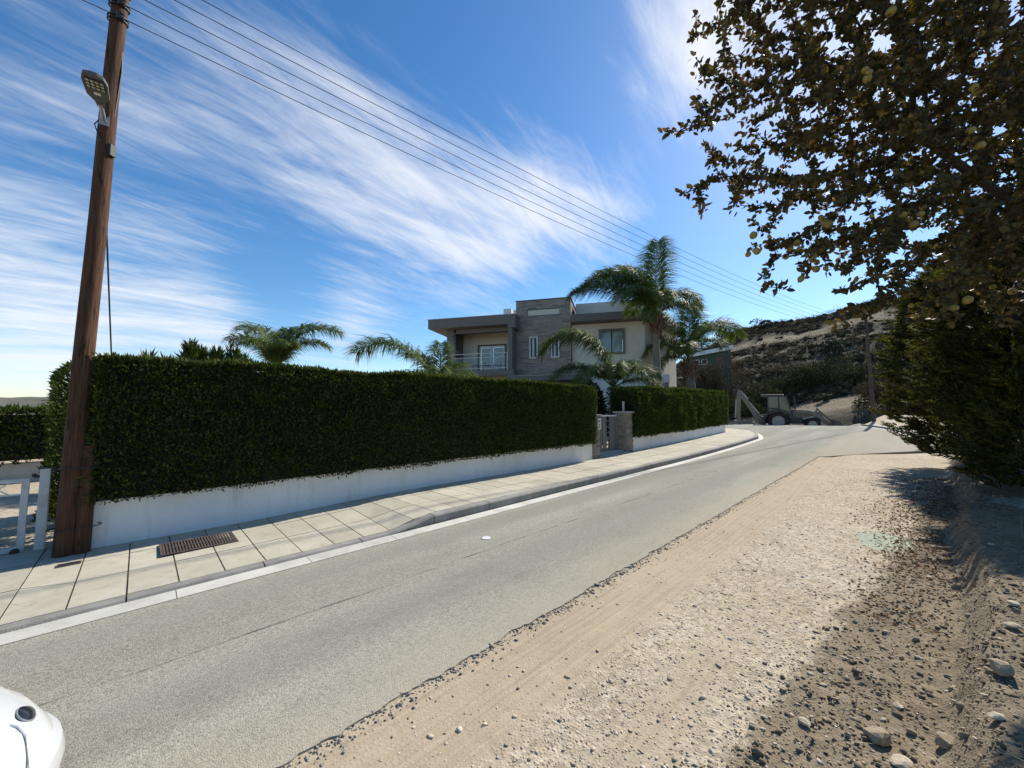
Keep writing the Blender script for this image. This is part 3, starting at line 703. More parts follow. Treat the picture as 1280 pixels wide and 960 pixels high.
# shed on the slope
az = math.atan((889 - 640) / 481.0); r = 66.0; zs = surf(az, r)
sh = thing('hillside_shed', 'dark green shed with a pale sloping roof on the hillside', 'shed', (r * math.sin(az), r * math.cos(az), zs), -az * .6)
zt = 1.6 + 66 * math.cos(az) * (515 - 462) / 481.0 - zs
M_shedg = plain('green_boards', (.05, .075, .055), .8, .3, 3, .3, 20); M_pale = plain('pale_sheet_metal', (.72, .71, .68), .6, .1, 2, .1, 30)
Bx('wall', M_shedg, sh, -2.9, 2.9, 0, 4, -1.5, zt + 2.0)
MB().prism_y([(-3.3, zt + 1.9), (3.2, zt + 3.0), (3.2, zt + 3.6), (-3.3, zt + 2.5)], -.5, 4.4).build('roof', M_pale, sh)
MB().prism_y([(-2.9, zt + 1.9), (2.9, zt + 1.9), (2.9, zt + 2.9), (-2.9, zt + 1.95)], .02, 3.9).build('gable', M_shedg, sh)
for x0 in (-2.3, -1.2):
    wq = MB(); wq.box(x0, x0 + .85, -.07, -.003, zt + .8, zt + 1.6); wq = wq.build('window', M_pale, sh); Bx('pane', M_dark_metal, wq, -.34, .34, -.05, -.036, .08, .72)
Bx('door', plain('brown_door', (.14, .09, .06), .8), sh, .9, 1.9, -.06, -.003, zt - .1, zt + 1.9)
for px_, r_ in ((876, 60), (893, 61), (908, 60)): bush('hillside_bush', 'brown scrub bush hiding the foot of the green shed', px_, r_, 2.6, zt + .1 - (r_ - 60) * .0 + surf(math.atan((889 - 640) / 481.0), 66) - surf(math.atan((px_ - 640) / 481.0), r_), M_bushb, 1200, 'brown scrub below the shed')
# far ridge on the left
FA = np.linspace(R(-80), R(-30), 90); fr = np.stack([FA, FA]); rdist = 700
prof = 9 + 9 * fbm(FA * 14, FA * 0, 4) + 3
m = MB()
vs = []
for a, p in zip(FA, prof): vs += [(640 * math.sin(a), 640 * math.cos(a), -4), (700 * math.sin(a), 700 * math.cos(a), p * 1.3), (900 * math.sin(a), 900 * math.cos(a), -4)]
fs = []
for i in range(len(FA) - 1): b = i * 3; fs += [(b, b + 1, b + 4, b + 3), (b + 1, b + 2, b + 5, b + 4)]
far = m.add(vs, fs).build('far_hills', plain('far_scrub_hills', (.11, .10, .075), .95, .35, .03, 0), None, True); tag(far, 'low distant scrub hills on the horizon', None, None, 'structure')

# ================================================================== BOUNDARY WALLS AND HEDGES
def wall_strip(name, label, path, u0, u1, h0, thick, mat, zf, joint=None):
    o = sweep(path, u0, u1, lambda s: [(0, -.1), (0, zf(s)), (thick, zf(s)), (thick, -.1)], max(2, int((u1 - u0) / .4))).build(name, mat)
    return tag(o, label, 'wall')
wall1 = Path([(-.36, float(wall_t(-.36))), (0, float(wall_t(0))), (8.6, 6.24), (9.17, 6.265)])
wall2 = Path([(11.67, 6.385), (14, 6.51), (16, 6.62), (18, 6.78), (20, 6.97), (22, 7.12), (23.8, 7.32), (24.8, 7.7), (25.4, 8.3), (25.7, 9.2), (25.8, 10.5), (25.8, 18)])
w1h = lambda s: float(np.interp(s, [-1, 10], [.57, .62])); w2h = lambda s: float(np.interp(s, [12, 26], [.60, .56]))
M_hw = M_white_wall
wall_strip('boundary_wall', 'low white rendered wall under the long trimmed hedge', wall1, 0, wall1.L, 0, .22, M_hw, w1h)
wall_strip('boundary_wall', 'low white rendered wall curving round the corner under the hedge', wall2, 0, wall2.L, 0, .22, M_hw, w2h)
M_hedge = leaf_mat('clipped_cypress_hedge', [(.016, .026, .008), (.042, .064, .016), (.072, .10, .024), (.13, .15, .038)], .65, .3, (1, 1, .4))
M_hedge2 = leaf_mat('bright_cypress_hedge', [(.022, .038, .010), (.042, .068, .016), (.065, .095, .022), (.09, .12, .03)], .7, .3, (1, 1, .4))
M_hcore = plain('hedge_dark_core', (.012, .014, .007), .95, .4, 20, .5, 60)
M_shoot = leaf_mat('pale_hedge_shoots', [(.04, .06, .014), (.075, .10, .022), (.10, .12, .03)], .6, .35, (1, 1, .4))
def hedge(name, label, path, u0, u1, thick, over, zt, zb, dens, leaf, back=True, shag=.05, mat=None):
    L_ = u1 - u0; mid = path.at((u0 + u1) / 2); loc = W(*mid, float(zb(mid[0])))
    e = thing(name, label, 'hedge', loc)
    def surface(nn, face):
        u = rng.uniform(u0, u1, nn); q = path.at(u); s = q[:, 0]; ztop = zt(s) + .05 * fbm(u * 1.2, u * 0 + 5, 3) * 2; zbt = zb(s) + .10 * fbm(u * 2.6, u * 0 + 2, 3) - .01
        lift = rng.random(nn); tn = path.tan(u); nr_ = np.stack([-tn[:, 1], tn[:, 0]], -1)       # towards the back
        bul = lambda z: .06 * fbm(u * 1.6, z * 2.2, 3) * 2
        if face == 'front':
            z = zbt + (ztop - zbt) * lift; off = -over + bul(z) * 1.2 + .10 * (np.clip((lift - .9) / .1, 0, 1)) ** 2 + .05 * (1 - lift) ** 3; n2 = -nr_; nz = np.full(nn, .25)
        elif face == 'back':
            z = zbt + (ztop - zbt) * lift; off = thick + bul(z); n2 = nr_; nz = np.full(nn, .25)
        elif face == 'top':
            off = -over + (thick + over) * lift; z = ztop + .05 * fbm(u * 3, off * 3, 3) * 2; n2 = nr_ * 0; nz = np.ones(nn)
        else:
            uu = np.full(nn, u0 if face == 'start' else u1) + rng.normal(0, .03, nn); q = path.at(uu); s = q[:, 0]
            tn = path.tan(np.clip(uu, u0 + .1, u1 - .1)); nr_ = np.stack([-tn[:, 1], tn[:, 0]], -1)
            z = zb(s) + (zt(s) - zb(s)) * lift; off = -over + (thick + over) * rng.random(nn); n2 = tn * (-1 if face == 'start' else 1); nz = np.full(nn, .25); u = uu
        q = path.at(u); tn = path.tan(u); nr_ = np.stack([-tn[:, 1], tn[:, 0]], -1)
        st2 = q + nr_ * off[:, None]
        if face in ('start', 'end'): st2 = st2 + n2 * rng.uniform(0, .08, nn)[:, None]
        depth = rng.random(nn) ** 2 * shag
        st2 = st2 - n2 * depth[:, None]
        nx = n2[:, 0] * DX - n2[:, 1] * DY; ny = n2[:, 0] * DY + n2[:, 1] * DX
        P = np.stack([st2[:, 0] * DX - st2[:, 1] * DY, st2[:, 0] * DY + st2[:, 1] * DX, K * st2[:, 0] + z - (depth if face == 'top' else 0)], 1)
        Dn = np.stack([nx, ny, nz], 1)
        return P, Dn
    Pa, Da = [], []
    H_ = 1.75
    for face, area in (('front', L_ * H_), ('top', L_ * (thick + over) * 1.4), ('back', L_ * H_ * (.25 if back else 0)), ('start', thick * H_), ('end', thick * H_)):
        nn = int(area * dens)
        if nn:
            P, Dn = surface(nn, face); Pa.append(P); Da.append(unit(Dn * .75 + rng.normal(size=(nn, 3)) * .55 + np.array([0, 0, .25])))
    P = np.concatenate(Pa); D = np.concatenate(Da); n = len(P); l = rng.uniform(.6, 1.35, n) * leaf
    np_obj('foliage', leafquads(P, D, rng.normal(size=(n, 3)), l, l * rng.uniform(.28, .45, n)), mat or M_hedge, e)
    nn = int(L_ * (thick + over) * dens * .34); P, Dn = surface(nn, 'top'); D = unit(np.array([0, 0, 1.0]) + rng.normal(size=(nn, 3)) * .35); l = rng.uniform(.7, 1.9, nn) * leaf
    np_obj('pale_top_shoots', leafquads(P, D, rng.normal(size=(nn, 3)), l, l * .28), M_shoot, e)  # upright shoots, coloured paler to paint the sunlit hedge top
    nseg = max(2, int(L_ / .4))
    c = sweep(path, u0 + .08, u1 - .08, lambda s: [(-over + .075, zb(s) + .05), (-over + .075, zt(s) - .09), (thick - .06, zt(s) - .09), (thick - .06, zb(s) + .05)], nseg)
    c.build('dark_core', M_hcore, e, False, True)  # solid dark core added to block light through the leaves
    return e
z1t = lambda s: np.interp(s, [-1, 10], [2.26, 2.13]); z1b = lambda s: np.interp(s, [-1, 10], [.56, .58])
hedge('hedge', 'long clipped dark green hedge on the white wall left of the garden gate', wall1, .0, wall1.L - .05, .95, .17, z1t, z1b, 4200, .052)
z2t = lambda s: np.interp(s, [12, 17, 26], [2.20, 2.25, 2.30]); z2b = lambda s: np.interp(s, [12, 26], [.58, .55])
hedge('hedge', 'clipped green hedge curving round the road corner right of the garden gate', wall2, .02, wall2.L - 4, .9, .15, z2t, z2b, 1500, .085, True, .05, M_hedge2)
# untrimmed end of the hedge by the driveway
e = thing('conifer_bush', 'shaggy untrimmed conifer behind the wooden pole at the hedge end', 'bush', W(-.5, 8.45, .1))
n = 15000; th = rng.uniform(0, 6.283, n); zz = rng.uniform(.15, 2.3, n); rr = (.42 + .10 * fbm(th * 2, zz * 2.5, 3) * 2) * np.clip((2.42 - zz) / .35, .25, 1) ** .5 * rng.uniform(.8, 1.0, n)
S0 = -.50 + np.cos(th) * rr * .95; T0 = 8.45 + np.sin(th) * rr * 2.0
P = np.stack([S0 * DX - T0 * DY, S0 * DY + T0 * DX, zz + K * S0], 1); o_ = np.stack([np.cos(th) * DX - np.sin(th) * DY, np.cos(th) * DY + np.sin(th) * DX, np.full(n, .9)], 1)
D = unit(o_ + rng.normal(size=(n, 3)) * .5); l = rng.uniform(.04, .10, n)
np_obj('foliage', leafquads(P, D, rng.normal(size=(n, 3)), l, l * .3), M_hedge, e)
m = MB().tube([W(-.5, 8.45, 0), W(-.5, 8.45, 1.2), W(-.5, 8.5, 2.2)], [.25, .22, .05], 8); m.build('dark_core', M_hcore, e, True, True)
# far hedge and wall behind the driveway
wb = Path([(-16, 14.4), (2, 14.4)])
wall_strip('boundary_wall', 'low cream wall at the back of the driveway', wb, 0, wb.L, 0, .2, M_concrete, lambda s: .45)
hedge('hedge', 'dark lower hedge on the cream wall behind the driveway gate', wb, 0, wb.L, .8, .1, lambda s: 1.66 - K * s * 0 + s * 0, lambda s: .47 + s * 0, 520, .12)
# ---- garden conifers showing above the hedge
def shoots_tree(name, label, px, Yd, ztop, w, n=2600, group=None):
    x = (px - 640) / 481.0 * Yd; e = thing(name, label, 'conifer', (x, Yd, .1), 0, group)
    m = MB().tube([(0, 0, 0), (0, 0, ztop * .6)], [.06, .03], 6); m.build('trunk', M_rust, e)
    h = rng.random(n) ** .6; a = rng.uniform(0, 6.283, n); r_ = w * (1.02 - h) ** .6 * rng.uniform(.4, 1, n)
    tips = .35 * np.maximum(0, fbm(a * 1.4 + px, h * 0 + px * .3, 2)) * 2
    P = np.stack([x + np.cos(a) * r_, Yd + np.sin(a) * r_, .3 + (ztop - .3) * h + tips * h], 1)
    D = unit(np.stack([np.cos(a) * .35, np.sin(a) * .35, np.full(n, 1.0)], 1) + rng.normal(size=(n, 3)) * .3); l = rng.uniform(.06, .2, n)
    np_obj('foliage', leafquads(P, D, rng.normal(size=(n, 3)), l, l * .16), M_hedge, e)
for px, Yd, zt_, w in [(182, 6.6, 2.45, .5), (205, 6.9, 2.45, .45), (236, 7.2, 2.72, .5), (247, 7.4, 2.76, .4), (268, 7.4, 2.68, .5), (290, 7.6, 2.65, .5), (305, 7.9, 2.6, .5)]:
    shoots_tree('garden_conifer', 'feathery conifer whose shoots stand above the long hedge', px, Yd, zt_, w, 2600, 'garden conifers behind the long hedge')

# ================================================================== DRIVEWAY GATE, GARDEN GATE
yd = poly_sheet('driveway', [(-9, 7.0), (-.5, 7.0), (-.4, 14.3), (-9, 14.3)], M_ground, .005, .05); tag(yd, 'pale gravel driveway behind the white gate', None, None, 'structure')
fattr(yd, 'soil', np.zeros(len(yd.data.vertices)))
gt = thing('driveway_gate', 'white metal driveway gate with crossed bar panel', 'gate', W(-.86, 7.03, .03), math.pi / 2 - A46)
Lg = 3.6
Bx('stile', M_white_metal, gt, -.055, 0, -.025, .025, .02, .83); Bx('stile', M_white_metal, gt, -Lg, -Lg + .05, -.025, .025, .02, .83)
Bx('top_rail', M_white_metal, gt, -Lg + .05, -.055, -.024, .024, .79, .829); Bx('bottom_rail', M_white_metal, gt, -Lg + .05, -.055, -.024, .024, .03, .075)
Bx('middle_rail', M_white_metal, gt, -Lg + .05, -.055, -.008, .008, .648, .664)
for i in range(1, 21):
    x = -.055 - i * .165
    if x < -Lg + .1: break
    Bx('bar', M_white_metal, gt, x - .008, x + .008, -.007, .007, .075, .648)
    m = MB()
    for sg in (1, -1):
        a = Vector((x - .075 * sg, 0, .664)); b = Vector((x + .075 * sg, .0, .79)); d = (b - a); M_ = d.to_track_quat('X', 'Z').to_matrix(); m.obox((a + b) / 2 + Vector((0, .004 * sg, 0)), (d.length, .007, .012), M_)
    m.build('cross_bar', M_white_metal, gt)
MB().lathe([(.0, 0), (.035, .002), (.035, .03), (0, .032)], 14, 'y', (-.06, -.06, .035)).build('wheel', M_dark_metal, gt)
gp = thing('gate_post', 'square white metal post at the end of the driveway gate', 'post', W(-.745, 7.02, .03), math.pi / 2 - A46)
Bx('shaft', M_white_metal, gp, -.04, .04, -.04, .04, 0, .93, .004); MB().box(-.045, .045, -.045, .045, .93, .938).build('cap', M_dark_metal, gp)
m = MB(); m.box(-.085, -.042, -.012, .012, .83, .86); m.lathe([(0, -.02), (.018, -.018), (.018, .018), (0, .02)], 10, 'z', (-.085, 0, .86)); m.build('guide_roller', M_dark_metal, gp)

M_stones = NT('stacked_stone')
def _st():
    t = M_stones; r = t.n('ShaderNodeNewGeometry').outputs['Random Per Island']
    cr = t.n('ShaderNodeValToRGB'); el = cr.color_ramp.elements; cl = [(.21, .18, .15), (.33, .29, .24), (.26, .24, .215), (.38, .33, .26), (.18, .17, .16)]
    el[0].color = (*cl[0], 1); el[1].color = (*cl[4], 1)
    for i in (1, 2, 3): q = el.new(i / 4); q.color = (*cl[i], 1)
    t.L.new(r, cr.inputs[0]); c = t.mix(1.0, cr.outputs[0], t.ramp(t.noise(14, 5), .3, .7, .75, 1.2), 'MULTIPLY')
    return t.done(c, .9, t.bump(t.noise(40, 4), .5, .01), spec=.2)
M_stone = _st()
def cladding(m, x0, x1, z0, z1, y, h=.07, holes=(), axis='x', proud=.03, wl=(.18, .5)):
    z = z0
    while z < z1 - .01:
        hh = min(h * rnd.uniform(.75, 1.3), z1 - z); x = x0 - rnd.random() * .2
        while x < x1:
            w_ = rnd.uniform(*wl); a, b = max(x, x0), min(x + w_, x1)
            x += w_
            if b - a < .03: continue
            segs = [(a, b)]
            for (hx0, hx1, hz0, hz1) in holes:
                if z + hh > hz0 and z < hz1:
                    ns2 = []
                    for p, q in segs:
                        if q <= hx0 or p >= hx1: ns2.append((p, q)); continue
                        if p < hx0: ns2.append((p, hx0))
                        if q > hx1: ns2.append((hx1, q))
                    segs = ns2
            for p, q in segs:
                pr = rnd.uniform(.3, 1) * proud
                if axis == 'x': m.box(p + .004, q - .004, y - pr, y + .01, z + .004, z + hh - .004)
                else: m.box(y - .01 if proud > 0 else y, y + pr, p + .004, q - .004, z + .004, z + hh - .004)
        z += hh
RZ = math.pi / 2 - A46
def pillar(label, s, t, w, d, h, z0=.12):
    e = thing('gate_pillar', label, 'pillar', W(s, t, z0), RZ)
    Bx('core', M_concrete, e, -w / 2 + .03, w / 2 - .03, -d / 2 + .03, d / 2 - .03, -.05, h)
    m = MB(); cladding(m, -w / 2, w / 2, 0, h, -d / 2 + .03, .06, wl=(.1, .3)); cladding(m, -d / 2 + .03, d / 2, 0, h, w / 2 - .03, .06, axis='y', wl=(.1, .3)); cladding(m, -d / 2 + .03, d / 2, 0, h, -w / 2, .06, axis='y', proud=.028, wl=(.1, .3))
    o = m.build('stone_facing', M_stone, e); o['kind'] = 'stuff'
    Bx('cap', M_concrete, e, -w / 2 - .05, w / 2 + .05, -d / 2 - .05, d / 2 + .05, h, h + .06, .01)
    return e
pillar('stone faced gate pillar carrying the white number plate', 9.37, 6.45, .36, .42, 1.20)
pillar('stone faced gate pillar with a slim grey lamp on its cap', 11.43, 6.56, .42, .42, 1.26)
lp = thing('pillar_lamp', 'slim grey upright lamp standing on the gate pillar cap', 'lamp', W(11.43, 6.56, .12 + 1.32), RZ)
MB().lathe([(.06, 0), (.06, .02), (.035, .03), (.035, .04)], 14).build('base', M_galv, lp); MB().lathe([(.042, .04), (.042, .27)], 14).build('body', M_galv, lp, True); MB().lathe([(.046, .27), (.046, .32), (.02, .325)], 14).build('top', M_galv, lp)
pl_ = thing('number_plate', 'white house number plate fixed to the gate pillar', 'sign', W(9.47, 6.22, .12 + .83), RZ)
Bx('plate', M_white_metal, pl_, -.09, .09, -.012, 0, 0, .32, .004)
m = MB(); m.box(-.05, .05, -.016, -.0125, .22, .25); m.box(-.05, .05, -.016, -.0125, .14, .16); m.box(-.03, .03, -.016, -.0125, .06, .09); m.build('dark_lettering', M_dark_metal, pl_)['kind'] = 'stuff'
gg = thing('garden_gate', 'grey metal garden gate of upright bars between stone pillars', 'gate', W(10.40, 6.66, .24), RZ)
M_gate = plain('grey_painted_steel', (.20, .195, .185), .5, .1, 10, .05, 60, metal=.2)
wg = 1.54
Bx('stile', M_gate, gg, -wg / 2, -wg / 2 + .05, -.02, .02, 0, 1.1); Bx('stile', M_gate, gg, wg / 2 - .05, wg / 2, -.02, .02, 0, 1.1)
Bx('top_rail', M_pale, gg, -wg / 2 + .05, wg / 2 - .05, -.02, .02, 1.055, 1.1); Bx('bottom_rail', M_gate, gg, -wg / 2 + .05, wg / 2 - .05, -.02, .02, 0, .045)
for a, b in [(-.50, -.44), (-.36, -.24), (-.20, -.14), (-.08, .06), (.10, .13), (.32, .36), (.40, .52), (.56, .64)]: Bx('bar', M_gate, gg, a, b, -.012, .012, .045, 1.055)
for k in range(5):
    Bx('rung', M_gate, gg, -.70, -.51, -.009, .009, .18 + k * .18, .20 + k * .18); Bx('rung', M_gate, gg, .15, .31, -.009, .009, .18 + k * .18, .20 + k * .18)
m = MB(); pts = [(math.cos(a) * .085, -.045, .78 + math.sin(a) * .13) for a in np.linspace(0, 6.283, 25)]; m.tube(pts, .022, 8, False)
yr = m.build('door_wreath', plain('straw_ring', (.45, .36, .15), .8, .3, 30, .6, 80), None, True); yr.location = gg.matrix_basis @ Vector((-.60, 0, 0)) if False else W(9.80, 6.62, .24 + .65); yr.rotation_euler = (0, 0, RZ); tag(yr, 'oval straw coloured ring hanging on the garden gate', 'wreath')
stp = thing('gate_step', 'two grey stone steps at the garden gate', 'step', W(10.40, 6.5, .12), RZ)
Bx('lower_tread', M_concrete, stp, -.80, .78, -.22, .3, -.05, .06, .008); Bx('upper_tread', M_concrete, stp, -.80, .78, -.05, .9, -.05, .115, .008)
bxl = thing('letterbox', 'teal letterbox with sloping lid behind the gate pillar', 'letterbox', W(9.50, 6.95, .15), RZ)
M_teal = plain('teal_paint', (.05, .12, .14), .45, .1, 8, .05, 60)
Bx('post', M_gate, bxl, -.03, .03, -.03, .03, 0, 1.2); MB().prism_y([(-.24, 1.2), (.24, 1.2), (.24, 1.34), (-.24, 1.58)], -.16, .16).build('box', M_teal, bxl)
# shady shrub inside the garden gate
e = thing('garden_shrub', 'dark leafy shrub in shade behind the garden gate', 'shrub', W(12.1, 8.7, .1))
n = 9000; d = unit(rng.normal(size=(n, 3))); q = W(12.1, 8.7, 1.2); P = np.array(q) + d * np.array([.9, .9, 1.4]) * rng.uniform(.7, 1.05, (n, 1)); P[:, 2] = np.maximum(P[:, 2], .15)
np_obj('foliage', leafquads(P, unit(d + rng.normal(size=(n, 3)) * .7), rng.normal(size=(n, 3)), rng.uniform(.08, .2, n), rng.uniform(.04, .08, n)), M_bush, e)
MB().tube([W(12.1, 8.7, 0), W(12.1, 8.7, .3), W(12.1, 8.7, 1.2), W(12.1, 8.7, 2.3)], [.3, .65, .75, .2], 12).build('dark_core', M_hcore, e, True, True)

# ================================================================== UTILITY POLES, LAMP, WIRES
def wood_mat():
    t = NT('weathered_pole_wood'); v = t.mp(t.P(), scale=(14, 14, .9)); g = t.noise(3, 6, .65, vec=v); k = t.noise(2.2, 4, .6)
    c = t.mix(t.ramp(g, .3, .7), (.040, .020, .011), (.125, .060, .030)); c = t.mix(t.ramp(k, .52, .7, 0, .65), c, (.085, .055, .036))
    c = t.mix(t.ramp(t.noise(26, 3, .6, vec=t.mp(t.P(), scale=(1, 1, .12))), .6, .68, 0, .8), c, (.014, .009, .006))
    return t.done(c, .85, t.bump(g, .6, .02), spec=.25)
M_wood = wood_mat()
PX, PY = -4.90, 4.33
up = thing('utility_pole', 'tall brown wooden utility pole standing before the hedge', 'utility pole', (PX, PY, -.02))
zs_ = np.linspace(0, 8.2, 15)
MB().tube([(.02 * z, -.0 + .004 * math.sin(z * 2), z - .1) for z in zs_], [.093 - .0030 * z for z in zs_], 18).build('shaft', M_wood, up, True)
q0 = Vector((DX * .15, DY * .15 - .03, 0))
MB().tube([q0 + Vector((.0, .0, z)) for z in (-.1, .6, 1.25)], [.074, .072, .068], 16).build('stub', M_wood, up, True)
for z in (.35, 1.0):
    m = MB(); c = q0 / 2; m.tube([c + Vector((DX * math.cos(a) * .205 + DY * math.sin(a) * .128, DY * math.cos(a) * .205 - DX * math.sin(a) * .128, z)) for a in np.linspace(0, 6.283, 21)], .006, 5, False); m.build('binding_wire', M_dark_metal, up)
wire_z = [6.33, 6.51, 6.70, 6.90, 7.10]
for z in wire_z:
    for dz in (-.02, .02):
        m = MB(); m.tube([(.02 * z + math.cos(a) * .088, math.sin(a) * .088, z + dz + .02 + .015 * math.sin(a)) for a in np.linspace(0, 6.283, 17)], .009, 5, False); m.build('cable_tie', M_dark_metal, up)
    m = MB(); m.lathe([(.03, 0), (.04, .02), (.026, .045), (.04, .07), (.03, .09)], 10, 'z', (.02 * z + .09, -.06, z - .03)); m.build('insulator', M_dark_metal, up)
m = MB(); m.tube([(.012 * 5.9 + .10, .03, 6.2), (.012 * 5.6 + .13, .02, 5.7), (.08 + .10, 0, 5.2), (.06 + .10, 0, 4.95), (.06 + .09, 0, 4.78)], .008, 6); m.tube([(.12, -.06, 5.1), (.06, -.10, 4.95), (.13, -.08, 4.75), (.16, -.02, 4.8)], .006, 5); m.build('down_cable', M_black_rubber, up)
Bx('cable_clamp', M_black_rubber, up, .13, .20, -.04, .03, 4.62, 4.76, .006)
# lamp
lx = Vector((.62, -.78, 0)).normalized(); ly = Vector((0, 0, 1)).cross(lx)
sl = thing('street_lamp', 'grey flat street lamp head on the wooden pole', 'street lamp', (PX + .08, PY, 4.92))
def lf(a, b, c): return (lx * a + ly * b + Vector((0, 0, c))) * .76
m = MB(); m.tube([lf(.08, 0, .1), lf(.16, 0, .105), lf(.34, 0, .15), lf(.42, 0, .17)], [.022, .022, .022, .024], 10); m.build('arm', M_galv, sl, True)
m = MB(); m.obox(lf(.105, 0, .1), (0.0266, 0.0836, 0.1140), Matrix((lx, ly, Vector((0, 0, 1)))).transposed()); m.build('bracket', M_galv, sl)
ol = [(.36, .035), (.46, .05), (.56, .115), (.82, .13), (.93, .10), (.955, .04)]
out = [(a, b) for a, b in ol] + [(a, -b) for a, b in ol[::-1]]
def zc(a): return .165 + (a - .4) * .16
n = len(out); m = MB()
lo = [lf(a, b, zc(a) - .01) for a, b in out]; mi = [lf(a, b, zc(a) + .03) for a, b in out]; hi = [lf(.4 + (a - .4) * .93, b * .7, zc(a) + .065) for a, b in out]
m.add(lo + mi + hi, [tuple(range(n)), tuple(range(3 * n - 1, 2 * n - 1, -1))] + [(i + r_ * n, (i + 1) % n + r_ * n, (i + 1) % n + (r_ + 1) * n, i + (r_ + 1) * n) for i in range(n) for r_ in (0, 1)])
m.build('head', plain('lamp_grey', (.10, .105, .10), .5, .1, 20, .05, 60), sl)
M_led = plain('led_lens', (.50, .47, .36), .25, .1, 30, 0)
MM = Matrix((lx, ly, Vector((0, 0, 1)))).transposed()
m = MB(); m.obox(lf(.79, 0, zc(.79) - .013), (0.1520, 0.1520, 0.0030), MM @ Matrix.Rotation(-.158, 3, 'Y')); m.build('led_plate', M_dark_metal, sl)
for i in range(4):
    for j in range(3):
        m = MB(); a = .725 + j * .055; m.obox(lf(a, -.072 + i * .048, zc(a) - .018), (0.0258, 0.0258, 0.0061), MM); m.build('led', M_led, sl)
m = MB(); m.obox(lf(.62, .0, zc(.62) - .0125), (0.0342, 0.0532, 0.0023), MM @ Matrix.Rotation(-.158, 3, 'Y')); m.build('rating_plate', M_pale, sl)
# second pole
p2 = thing('utility_pole', 'distant brown wooden utility pole at the foot of the dry hill', 'utility pole', (28.1, 30.0, .95))
MB().tube([(0, 0, -.3), (-.05, 0, 4), (-.1, 0, 8.6)], [.135, .12, .10], 12).build('shaft', plain('old_pole', (.085, .06, .042), .9, .25, 6, .4, 30), p2, True)
for k in range(5):
    m = MB(); m.lathe([(.04, 0), (.06, .04), (.04, .1)], 8, 'z', (-.22, -.05, 6.95 + k * .2)); m.build('insulator', M_dark_metal, p2)
for k in range(5):
    a = Vector((PX + .17, PY - .06, wire_z[k])); b = Vector((27.9, 29.95, 8.0 + k * .2)); sag = .9 - .03 * k
    pts = [a.lerp(b, f) - Vector((0, 0, sag * 4 * f * (1 - f))) for f in np.linspace(0, 1, 40)]
    c = Vector((PX - 26 * DX, PY - 26 * DY, wire_z[k] + .2))
    pt2 = [c.lerp(a, f) - Vector((0, 0, .5 * 4 * f * (1 - f))) for f in np.linspace(0, 1, 18)][:-1]
    o = MB().tube(pt2 + pts, .005, 5).build('power_line', M_black_rubber, None, True)
    tag(o, ['lowest', 'second lowest', 'middle', 'second highest', 'topmost'][k] + ' of the five black overhead cables tied to the wooden pole', 'cable', 'overhead cables along the road')
m = MB().tube([(PX + .165, PY, 4.62), (PX - .35, PY + .5, 3.9), (PX - 1.2, PY + 1.5, 2.3)], .009, 6)
tag(m.build('service_cable', M_black_rubber, None, True), 'thin service cable dropping from the pole behind the hedge', 'cable')
# lattice mast on the ridge
pm = thing('pylon', 'faint lattice mast standing on the far ridge', 'pylon', (190 * .644 * 1.0, 190, 36))
M_py = plain('pale_mast', (.5, .52, .55), .6, .05, 3, 0); m = MB()
for sx, sy in ((-1, -1), (1, -1), (1, 1), (-1, 1)): m.tube([(sx * 1.3, sy * 1.3, 0), (sx * .35, sy * .35, 11)], [.16, .1], 4)
m.build('mast_leg', M_py, pm); m = MB()
for k in range(5): h = 1.5 + k * 2; w_ = 1.3 - .085 * h; m.tube([(-w_, -w_, h), (w_, -w_, h + 1.8)], .1, 4); m.tube([(w_, -w_, h), (-w_, -w_, h + 1.8)], .1, 4)
m.build('lattice', M_py, pm)
m = MB(); m.tube([(-2, 0, 9), (2, 0, 9)], .14, 4); m.tube([(-1.6, 0, 10.8), (1.6, 0, 10.8)], .12, 4); m.build('cross_arm', M_py, pm)

# ================================================================== HOUSE (x along the front, y to the back)
hs = thing('house', 'modern two storey house with stone clad tower and flat roofs', 'house', (.27, 26.0, 0), -R(15.5))
M_taupe = plain('taupe_render', (.155, .142, .128), .85, .08, 3, .2, 60); M_cream = plain('cream_render', (.62, .585, .50), .88, .05, 2, .2, 60, dirt=(.54, .505, .43), dscale=.7)
M_white = plain('white_house_render', (.66, .66, .64), .85, .05, 2, .15, 60); M_dkfr = plain('dark_window_frame', (.03, .028, .026), .4, .1, 10, 0)
M_curt = plain('white_curtain', (.55, .58, .57), .9, .12, 9, .3, 14)
def glass_mat():
    t = NT('window_glass'); t.b.inputs['Roughness'].default_value = .03; t.b.inputs['Base Color'].default_value = (.75, .85, .85, 1); t.b.inputs['Transmission Weight'].default_value = .85; t.b.inputs['IOR'].default_value = 1.45
    return t.m
M_glass = glass_mat()
w1, w2_ = (.99, 1.47, 5.24, 6.62), (2.46, 2.92, 5.24, 6.62)
Bx('tower_core', M_taupe, hs, .03, 3.70, .25, 4.0, 3.2, 9.15)
m = MB(); pn = (.79, 2.98, 8.14, 8.52); holes = [w1, w2_, pn]
cladding(m, 0, 3.74, 3.93, 9.16, .06, .095, holes, wl=(.25, .7), proud=.045); cladding(m, .06, 3.0, 3.93, 9.16, 3.70, .095, axis='y', wl=(.25, .7)); cladding(m, .06, 3.0, 7.6, 9.16, 0.0, .095, axis='y', wl=(.25, .7), proud=.025)
o = m.build('stone_cladding', M_stone, hs); o['kind'] = 'stuff'
m = MB()      # wall behind the stones with real openings
xs = [0.02, w1[0], w1[1], w2_[0], w2_[1], 3.72]
